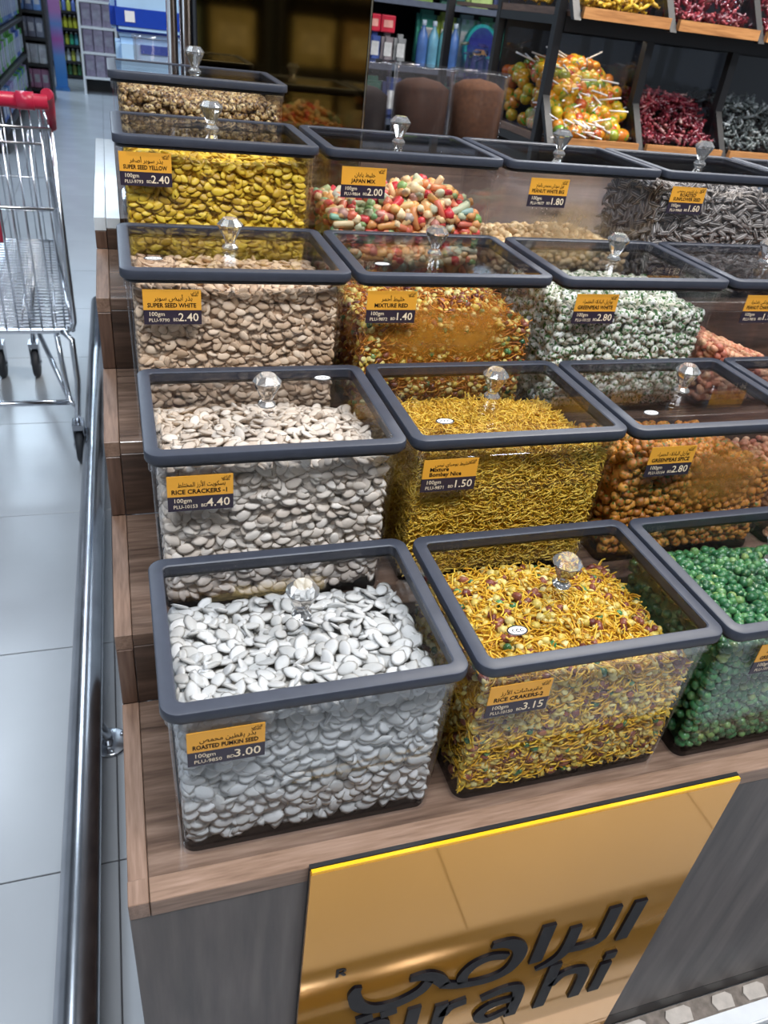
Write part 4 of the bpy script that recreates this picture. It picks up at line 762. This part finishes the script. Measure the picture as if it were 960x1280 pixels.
# rear half of the rack: purple candies seen through the side
x0 = RX + 0.018; r_ = empty('candy_bin', (x0, RYB + 0.02, shelves[1][0] + 0.0085)); tag(r_, 'acrylic bin of purple foil candies seen through the rack side', 'storage bin', 'acrylic candy bins on the rack')
MB().box((0, 0, 0), (0.31, 0.42, 0.004)).build('bin_floor', rackclear, r_)
for a, c in (((0, 0, .0045), (.004, .42, .30)), ((.306, 0, .0045), (.31, .42, .30)), ((.0045, 0, .0045), (.3055, .004, .30)), ((.0045, .416, .0045), (.3055, .42, .30))): MB().box(a, c).build('bin_side', rackclear, r_)
pr_ = random.Random(4); pf_ = put(purm, 'purple foil candy in the rear rack bin', 'purple candies in the rear rack bin')
for q in range(60): pf_(pr_, x0 + 0.022 + pr_.random() ** 2 * 0.25, RYB + 0.045 + pr_.random() * 0.37, shelves[1][0] + 0.03 + pr_.random() * 0.20)
bulk('candy_heap', x0 + .04, x0 + .29, RYB + 0.03, RYB + .42, shelves[1][0] + 0.0135, shelves[1][0] + .19, purmat, 'packed purple candies inside the rear rack bin')

# ------------------------------------------------------------------ shopping cart
sc_ = empty('shopping_cart', (-0.45, 2.6, 0)); tag(sc_, 'chrome wire shopping cart with a red handle', 'shopping cart')
def cp(*P): return [(x + 0.45, y - 2.6, z) for x, y, z in P]
def ctube(name, P, r, mat='chrome', seg=8): return MB().tube(cp(*P), r, seg).build(name, M[mat], sc_)
xa, xb = -0.73, -0.172; yr, yn = 2.20, 3.12; na, nb_ = -0.645, -0.262
zt, zb, znt, znb = 1.085, 0.455, 1.02, 0.50
ctube('rear_frame', [(xb - .004, yr, zt), (xb, yr, zb + .03), (xb - .008, yr, zb + .008), (xb - .03, yr, zb), (xa + .03, yr, zb), (xa + .008, yr, zb + .008), (xa, yr, zb + .03), (xa + .004, yr, zt)], 0.009, seg=10)
ctube('top_rim', [(xb - .004, yr, zt), (nb_, yn, znt), (na, yn, znt), (xa + .004, yr, zt)], 0.007)
ctube('bottom_rim', [(xb - .008, yr, zb), (nb_ - .01, yn, znb), (na + .01, yn, znb), (xa + .008, yr, zb)], 0.006)
g = MB()
for k in range(15):
    x = xb - .03 - k * 0.036
    if x > xa: g.tube(cp((x, yr - .01, zt - .015 if k % 3 else zt), (x, yr - .004, zb)), 0.0035, 6)
for z, x0_ in ((zt - .01, xb), (zt - .052, xb - .03), (0.85, xb - .02)): g.tube(cp((x0_, yr - .012, z), (xa, yr - .012, z)), 0.005, 6)
o = g.build('gate_wires', M['chrome'], sc_); o['kind'] = 'stuff'
def side_wires(x0, x1, name):
    g = MB()
    for k in range(12):
        t = k / 11; g.tube(cp((x0, yr, zb + (zt - zb) * t), (x1, yn, znb + (znt - znb) * t)), 0.003, 5)
    for k in range(1, 40):
        t = k / 40; x = x0 + (x1 - x0) * t; y = yr + (yn - yr) * t; g.tube(cp((x, y, zb + (znb - zb) * t), (x, y, zt + (znt - zt) * t)), 0.003, 5)
    o = g.build(name, M['chrome'], sc_); o['kind'] = 'stuff'
side_wires(xb - .003, nb_, 'side_wires'); side_wires(xa + .003, na, 'side_wires')
g = MB()
for k in range(32):
    t = k / 31; g.tube(cp((xb - .01 + (nb_ - xb) * t, yr + (yn - yr) * t, zb + (znb - zb) * t), (xa + .01 + (na - xa) * t, yr + (yn - yr) * t, zb + (znb - zb) * t)), 0.003, 5)
for k in range(5):
    x = xb - .06 - k * .11; g.tube(cp((x, yr, zb - .004), (x * .7 - .13, yn, znb - .004)), 0.0035, 5)
o = g.build('floor_wires', M['chrome'], sc_); o['kind'] = 'stuff'
g = MB()
for k in range(12):
    x = nb_ - .01 - k * .033; g.tube(cp((x, yn, znb), (x, yn, znt)), 0.003, 5)
for z in (0.62, 0.75, 0.88): g.tube(cp((nb_, yn, z), (na, yn, z)), 0.003, 5)
o = g.build('nose_wires', M['chrome'], sc_); o['kind'] = 'stuff'
ctube('handle', [(xb + .005, yr - .09, 1.155), (xa - .005, yr - .09, 1.155)], 0.0195, 'red', 16)
for xx in (xb + .004, xa - .004):
    MB().tube(cp((xx, yr - .095, 1.175), (xx, yr - .07, 1.172), (xx, yr - .03, 1.13), (xx, yr + .005, 1.075)), [.015, .018, .015, .011], 12).build('handle_bracket', M['red'], sc_)
ctube('handle_collar', [(xb - .03, yr - .09, 1.155), (xb - .075, yr - .09, 1.155)], 0.0235, 'red', 16)
MB().box(*[tuple(q) for q in cp((-0.66, yr + .02, 0.735), (-0.345, yr + .03, 0.895))]).build('seat_flap', M['red'], sc_, bevel=.005)
MB().box(*[tuple(q) for q in cp((-0.375, yn - .02, 1.0), (-0.275, yn + .012, 1.045))]).build('nose_clip', M['red'], sc_, bevel=.006)
for s in (0, 1):
    X = (lambda x: x) if s == 0 else (lambda x: -0.902 - x)
    ctube('leg_frame', [(X(-.215), yr, zb), (X(-.185), yr - .03, zb - .02), (X(-.18), yr - .06, .30), (X(-.19), yr - .09, .20), (X(-.195), 2.11, .155)], 0.010)
    ctube('leg_frame', [(X(-.235), yr + .01, zb), (X(-.225), yr - .02, .33), (X(-.215), yr - .05, .22), (X(-.19), yr - .08, .205)], 0.009)
    ctube('lower_rail', [(X(-.215), yr - .04, .22), (X(-.36), 2.86, .20)], 0.010)
    for x, y in ((X(-.195), 2.115), (X(-.385), 2.86)):
        wv = MB(); prof = [(.012, -.013), (.055, -.013), (.0625, -.006), (.0625, .006), (.055, .013), (.012, .013)]
        sg2 = 20; v = [(x + .45 + z, y - 2.6 + r * math.cos(2*PI*j/sg2), .063 + r * math.sin(2*PI*j/sg2)) for r, z in prof for j in range(sg2)]
        f = [(a*sg2+j, a*sg2+(j+1)%sg2, ((a+1)%6)*sg2+(j+1)%sg2, ((a+1)%6)*sg2+j) for a in range(6) for j in range(sg2)]
        wh = wv.add(v, f, True).build('wheel', M['rubber'], sc_)
        MB().tube([(x + .45 - .022, y - 2.6, .063), (x + .45 + .022, y - 2.6, .063)], .011, 8).build('axle', M['chrome'], wh)
        fk = MB()
        for q in (-.019, .016): fk.prism([(y - 2.6 - .02, .055), (y - 2.6 + .02, .055), (y - 2.6 + .03, .135), (y - 2.6 - .03, .135)], x + .45 + q, x + .45 + q + .003, 'x')
        fk.box((x + .45 - .019, y - 2.6 - .03, .135), (x + .45 + .019, y - 2.6 + .03, .155)); fk.build('fork', M['steel'], sc_)
ctube('cross_bar', [(xb - .04, yr - .05, .215), (xa + .04, yr - .05, .215)], 0.010)
ctube('caster_stem', [(-.385, 2.86, .155), (-.37, 2.86, .30), (-.34, 2.9, .48)], 0.010); ctube('caster_stem', [(-.517, 2.86, .155), (-.53, 2.86, .30), (-.56, 2.9, .48)], 0.010)

# ------------------------------------------------------------------ far shelves and goods
prod = {}
def pmat(c):
    if c not in prod: prod[c] = plain('pack_colour', c, 0.25, 14, rough=0.35)
    return prod[c]
pmesh = {}
def product(kind, sz, c, cap=None):
    key = (kind, sz, c, cap)
    if key in pmesh: return pmesh[key]
    w_, d_, h = sz
    if kind == 'box':
        me = MB().box((-w_/2, -d_/2, 0), (w_/2, d_/2, h)).mesh('carton', min(sz) * 0.06, 1); me.materials.append(pmat(c)); parts = [('body', me)]
        lb = MB().box((-w_*.32, -d_/2 - .0015, h*.3), (w_*.32, -d_/2 - .0002, h*.72)).mesh('label'); lb.materials.append(pmat(cap or (.75, .75, .75))); parts.append(('label_panel', lb))
    elif kind == 'bag':
        me = MB().prism([(-w_*.5, 0), (w_*.5, 0), (w_*.46, h*.5), (w_*.5, h), (-w_*.5, h), (-w_*.46, h*.5)], -d_/2, d_/2, 'y').mesh('bag', d_ * 0.3, 2); me.materials.append(pmat(c)); parts = [('body', me)]
        lb = MB().box((-w_*.3, -d_/2 - .002, h*.25), (w_*.3, -d_/2 + .002, h*.7)).mesh('label'); lb.materials.append(pmat(cap or (.75, .75, .75))); parts.append(('label_panel', lb))
    else:
        r = w_ / 2; me = MB().lathe([(0, 0), (r*.95, 0), (r, h*.04), (r, h*.62), (r*.8, h*.72), (r*.36, h*.84), (r*.36, h*.90), (0, h*.90)], 12).mesh('bottle'); me.materials.append(pmat(c)); parts = [('body', me)]
        cm = MB().lathe([(0, h*.885), (r*.42, h*.885), (r*.42, h), (0, h)], 10).mesh('cap'); cm.materials.append(pmat(cap or (.8, .8, .8))); parts.append(('cap', cm))
    pmesh[key] = parts; return parts
def place(kind, name, sz, c, loc, lab, cat, grp, rz=0, cap=None):
    t = empty(name, loc, rz); tag(t, lab, cat, grp)
    for nm, me in product(kind, sz, c, cap): link(nm, me, None, t)
def shelf_unit(loc, w_, d_, levels, hgt, lab, rz=0, col='black', back=True):
    t = empty('shelf_unit', loc, rz); tag(t, lab, 'shelf', 'shop shelving in the background')
    for sx in (-w_/2, w_/2): MB().box((sx - .015, -d_/2 + .005, 0), (sx + .015, d_/2, hgt)).build('upright', M[col], t)
    for z in levels: MB().box((-w_/2 + .0152, -d_/2, z - .03), (w_/2 - .0152, d_/2 - .012, z)).build('shelf_board', M[col], t)
    if back: MB().box((-w_/2 + .0152, d_/2 - .0118, 0.0), (w_/2 - .0152, d_/2, hgt)).build('back_board', M['black'], t)
    return t
ORD = 'first second third fourth fifth sixth seventh eighth ninth tenth eleventh twelfth thirteenth fourteenth fifteenth'.split()
def row(x0, x1, y, z, kind, name, sz, cols, lab, cat, grp, gap=.006, cap=None, axis='x', rz=0):
    p = x0; k = 0; step = sz[0] + gap
    while p + sz[0] <= x1 + 1e-6:
        q = p + sz[0] / 2; loc = (q, y, z) if axis == 'x' else (y, q, z)
        place(kind, name, sz, cols[k % len(cols)], loc, lab + ', ' + ORD[k] + ' from left', cat, grp, rz, cap); p += step; k += 1
# middle: shelf behind the tubs
shelf_unit((1.95, 4.75, 0), 2.1, 0.45, (0.12, 0.52, 0.90, 1.19, 1.52, 1.85), 2.1, 'dark shop shelf of packaged goods behind the powder tubs', 0, 'shelfgrey')
row(0.98, 2.9, 4.60, 1.521, 'bag', 'snack_bag', (.17, .08, .26), [(.25, .42, .10), (.05, .16, .12), (.42, .55, .2), (.08, .10, .22)], 'green or dark snack bag on the upper back shelf', 'bag', 'bags on the upper back shelf')
row(0.98, 1.75, 4.58, 1.191, 'bag', 'coffee_bag', (.075, .07, .155), [(.30, .31, .32), (.34, .31, .27), (.07, .12, .38), (.30, .26, .28)], 'coffee bag below the red boxes on the back shelf', 'bag', 'coffee bags on the back shelf', gap=.004)
row(0.98, 1.62, 4.58, 1.3475, 'box', 'red_box', (.085, .1, .085), [(.55, .02, .05)], 'small red box stacked on the coffee bags', 'box', 'red boxes on the back shelf', cap=(.75, .35, .30), gap=.004)
row(1.76, 2.04, 4.58, 1.191, 'bottle', 'water_bottle', (.064, .064, .24), [(.07, .16, .42), (.14, .36, .50), (.10, .30, .34)], 'blue bottle on the back shelf beside the oval pack', 'bottle', 'blue bottles on the back shelf', cap=(.55, .65, .8), gap=.003)
row(1.78, 2.30, 4.70, 1.191, 'bag', 'snack_bag', (.125, .07, .29), [(.06, .34, .26), (.42, .52, .10), (.35, .50, .55), (.10, .40, .22)], 'green or teal bag standing behind the oval pack', 'bag', 'bags behind the oval pack', gap=.004)
row(2.30, 2.9, 4.60, 1.191, 'bag', 'snack_bag', (.15, .08, .24), [(.05, .30, .20), (.35, .42, .06), (.30, .45, .5)], 'green snack bag on the back shelf beside the oval pack', 'bag', 'bags beside the oval pack')
row(0.98, 2.9, 4.58, 0.901, 'bag', 'snack_bag', (.14, .08, .22), [(.04, .14, .10), (.06, .08, .22), (.03, .22, .17)], 'dark green or blue bag on the lower back shelf', 'bag', 'bags on the lower back shelf')
t = empty('oval_pack', (2.15, 4.55, 1.195)); tag(t, 'dark blue oval hanging pack with a teal border', 'pack')
ov = lambda a, b, n=28: [(a * math.cos(2*PI*j/n), 0.125 + b * math.sin(2*PI*j/n)) for j in range(n)]
MB().prism(ov(.105, .125), -.02, .02, 'y').build('pack_body', pmat((.02, .34, .34)), t); MB().prism(ov(.090, .108), -.023, -.0202, 'y').build('pack_front', pmat((.025, .03, .22)), t)
MB().prism([(-.055, .10), (0, .05), (.055, .10), (.03, .12), (-.03, .12)], -.025, -.0232, 'y').build('pack_picture', pmat((.42, .20, .10)), t)
# tissue packs left of the column
shelf_unit((0.40, 3.25, 0), 0.66, 0.5, (0.10, 0.55, 1.115), 1.12, 'low white shelf with blue tissue packs behind the rear bin', 0, 'white')
for z, lab in ((1.2605, 'upper blue and white tissue multipack behind the rear bin'),):
    t = empty('tissue_pack', (0.225, 3.22, 1.116)); tag(t, lab, 'tissue pack')
    MB().box((-.20, -.15, .16), (.20, .15, .46)).build('wrap', M['palepack'], t, bevel=.025, seg=3); MB().box((-.203, -.153, .175), (.203, .153, .275)).build('blue_band', M['bluepack'], t, bevel=.02, seg=2)
    MB().box((-.15, -.1555, .21), (-.115, -.1532, .245)).build('emblem', M['white'], t)
t = empty('tissue_pack', (0.225, 3.22, 1.1155)); tag(t, 'lower pale blue tissue pack under the blue banded one', 'tissue pack')
MB().box((-.19, -.14, 0), (.19, .14, .158)).build('wrap', M['palepack'], t, bevel=.02, seg=2); MB().box((-.10, -.145, .11), (.0, -.1402, .14)).build('blue_label', M['bluepack'], t)
# left aisle
shelf_unit((-1.30, 9.35, 0), 3.2, 0.8, (0.18, 0.55, 0.92, 1.29), 1.9, 'long aisle shelf of blue and green packs beyond the cart', PI/2, 'black', False)
rr = random.Random(2)
for z, hh_ in ((0.181, .30), (0.551, .30), (0.921, .30), (1.291, .40)):
    for k in range(15):
        c = rr.choice([(.06, .14, .50), (.12, .26, .58), (.50, .62, .80), (.06, .36, .06), (.16, .50, .08), (.38, .34, .6)]) if z < 1.2 else rr.choice([(.06, .40, .04), (.12, .48, .05)])
        place('bag', 'detergent_pack', (.19, .12, hh_), c, (-0.985, 7.85 + k * .205, z), 'detergent pack ' + ORD[k] + ' from the near end, ' + {.181: 'lowest', .551: 'second', .921: 'third', 1.291: 'top'}[round(z, 3)] + ' board of the aisle shelf', 'pack', 'packs on the aisle shelf beyond the cart', PI/2, (.55, .62, .75))
shelf_unit((-1.00, 11.5, 0), 0.62, 0.5, (0.15, 0.42, 0.70, 0.98), 1.8, 'end shelf of grey, white and pink packs', 0, 'black')
for z, cols, lab in ((0.151, [(.42, .20, .34)], 'pink pack on the lowest board of the end shelf'), (0.421, [(.50, .55, .62), (.62, .66, .72)], 'white pack on the second board of the end shelf'), (0.701, [(.16, .17, .24), (.20, .22, .30)], 'dark grey pack on the third board of the end shelf'), (0.981, [(.10, .16, .34), (.14, .28, .60)], 'dark blue pack on the top board of the end shelf')):
    row(-1.28, -0.70, 11.38, z, 'box', 'carton_pack', (.09, .12, .21), cols, lab, 'pack', lab.split(' on ')[1], cap=(.5, .52, .6))
t = empty('promo_pillar', (-0.625, 12.6, 0)); tag(t, 'narrow pink and blue printed promotional pillar in the aisle', 'pillar')
gm, gnt, gp = nodes('pillar_print'); sp(gp, rough=0.35); tc = N(gnt, 'ShaderNodeTexCoord'); sx = N(gnt, 'ShaderNodeSeparateXYZ'); L(gnt, tc.outputs['Object'], sx.inputs[0])
L(gnt, ramp(gnt, sx.outputs[2], [(0.15, (.04, .22, .60)), (0.42, (.12, .30, .66)), (0.62, (.45, .12, .42)), (0.80, (.16, .30, .66)), (0.95, (.50, .22, .52))]), gp.inputs['Base Color'])
MB().box((-.075, -.06, 0), (.075, .06, 2.0)).build('pillar_body', gm, t, bevel=.01); MB().box((-.09, -.075, 0), (.09, .075, .04)).build('pillar_foot', pmat((.05, .2, .5)), t)
shelf_unit((-0.40, 14.3, 0), 0.72, 0.4, (0.05, 0.24, 0.46, 0.68, 0.90), 1.8, 'far shelf of yellow, green and white bottles', 0, 'black')
for z, c, lab in ((0.051, [(.10, .30, .14), (.30, .36, .08)], 'green bottle on the lowest board of the far shelf'), (0.241, [(.62, .68, .72), (.60, .62, .10)], 'white bottle on the second board of the far shelf'), (0.461, [(.05, .40, .22), (.08, .32, .40), (.42, .46, .05)], 'green bottle on the third board of the far shelf'), (0.681, [(.50, .50, .04), (.42, .44, .04)], 'yellow bottle on the fourth board of the far shelf'), (0.901, [(.10, .16, .45), (.55, .55, .08)], 'blue or yellow bottle on the top board of the far shelf')):
    row(-0.73, -0.07, 14.2, z, 'bottle', 'cleaner_bottle', (.06, .06, .165), c, lab, 'bottle', lab.split(' on ')[1], gap=.008, cap=(.75, .78, .8))
shelf_unit((-0.09, 12.6, 0), 0.46, 0.4, (0.22, 0.52, 0.82, 1.12), 1.8, 'mauve grey shelf block behind the rear bin corner', 0, 'white')
for z in (0.221, 0.521, 0.821, 1.121):
    row(-0.29, 0.12, 12.48, z, 'box', 'carton_pack', (.125, .12, .265), [(.26, .22, .31), (.30, .26, .35)], 'mauve carton on the ' + {.221: 'lowest', .521: 'second', .821: 'third', 1.121: 'top'}[round(z, 3)] + ' board of the mauve shelf', 'carton', 'mauve cartons on the shelf block', gap=.008, cap=(.34, .32, .40))
# shop shelving behind the photographer, seen in the gold mirror and the lids
for k, (x, lab) in enumerate(((-1.9, 'tall dark shelf unit behind the photographer, left of three'), (0.1, 'tall dark shelf unit behind the photographer, middle of three'), (2.1, 'tall dark shelf unit behind the photographer, right of three'))):
    shelf_unit((x, -3.3, 0), 1.9, 0.5, (0.15, 0.6, 1.05, 1.5, 1.95), 2.4, lab, PI, 'black')
    for z in (0.601, 1.051, 1.501):
        for q in range(5): place('box', 'carton_pack', (.30, .25, .30), [(.30, .20, .08), (.10, .14, .12), (.35, .28, .12)][(q + k) % 3], (x - .72 + q * .36, -3.17, z), 'brown carton on the ' + {.601: 'second', 1.051: 'third', 1.501: 'fourth'}[z] + ' board behind the photographer, ' + ORD[q + 5 * k] + ' from left', 'carton', 'cartons behind the photographer', PI, (.5, .42, .25))
wb = MB().box((-6, 16.6, 0), (6, 16.7, CEIL)).build('wall_back', plain('far_wall', (.16, .18, .24), .2, 2, rough=.8)); tag(wb, 'far dim wall of the shop', 'wall', kind='structure')
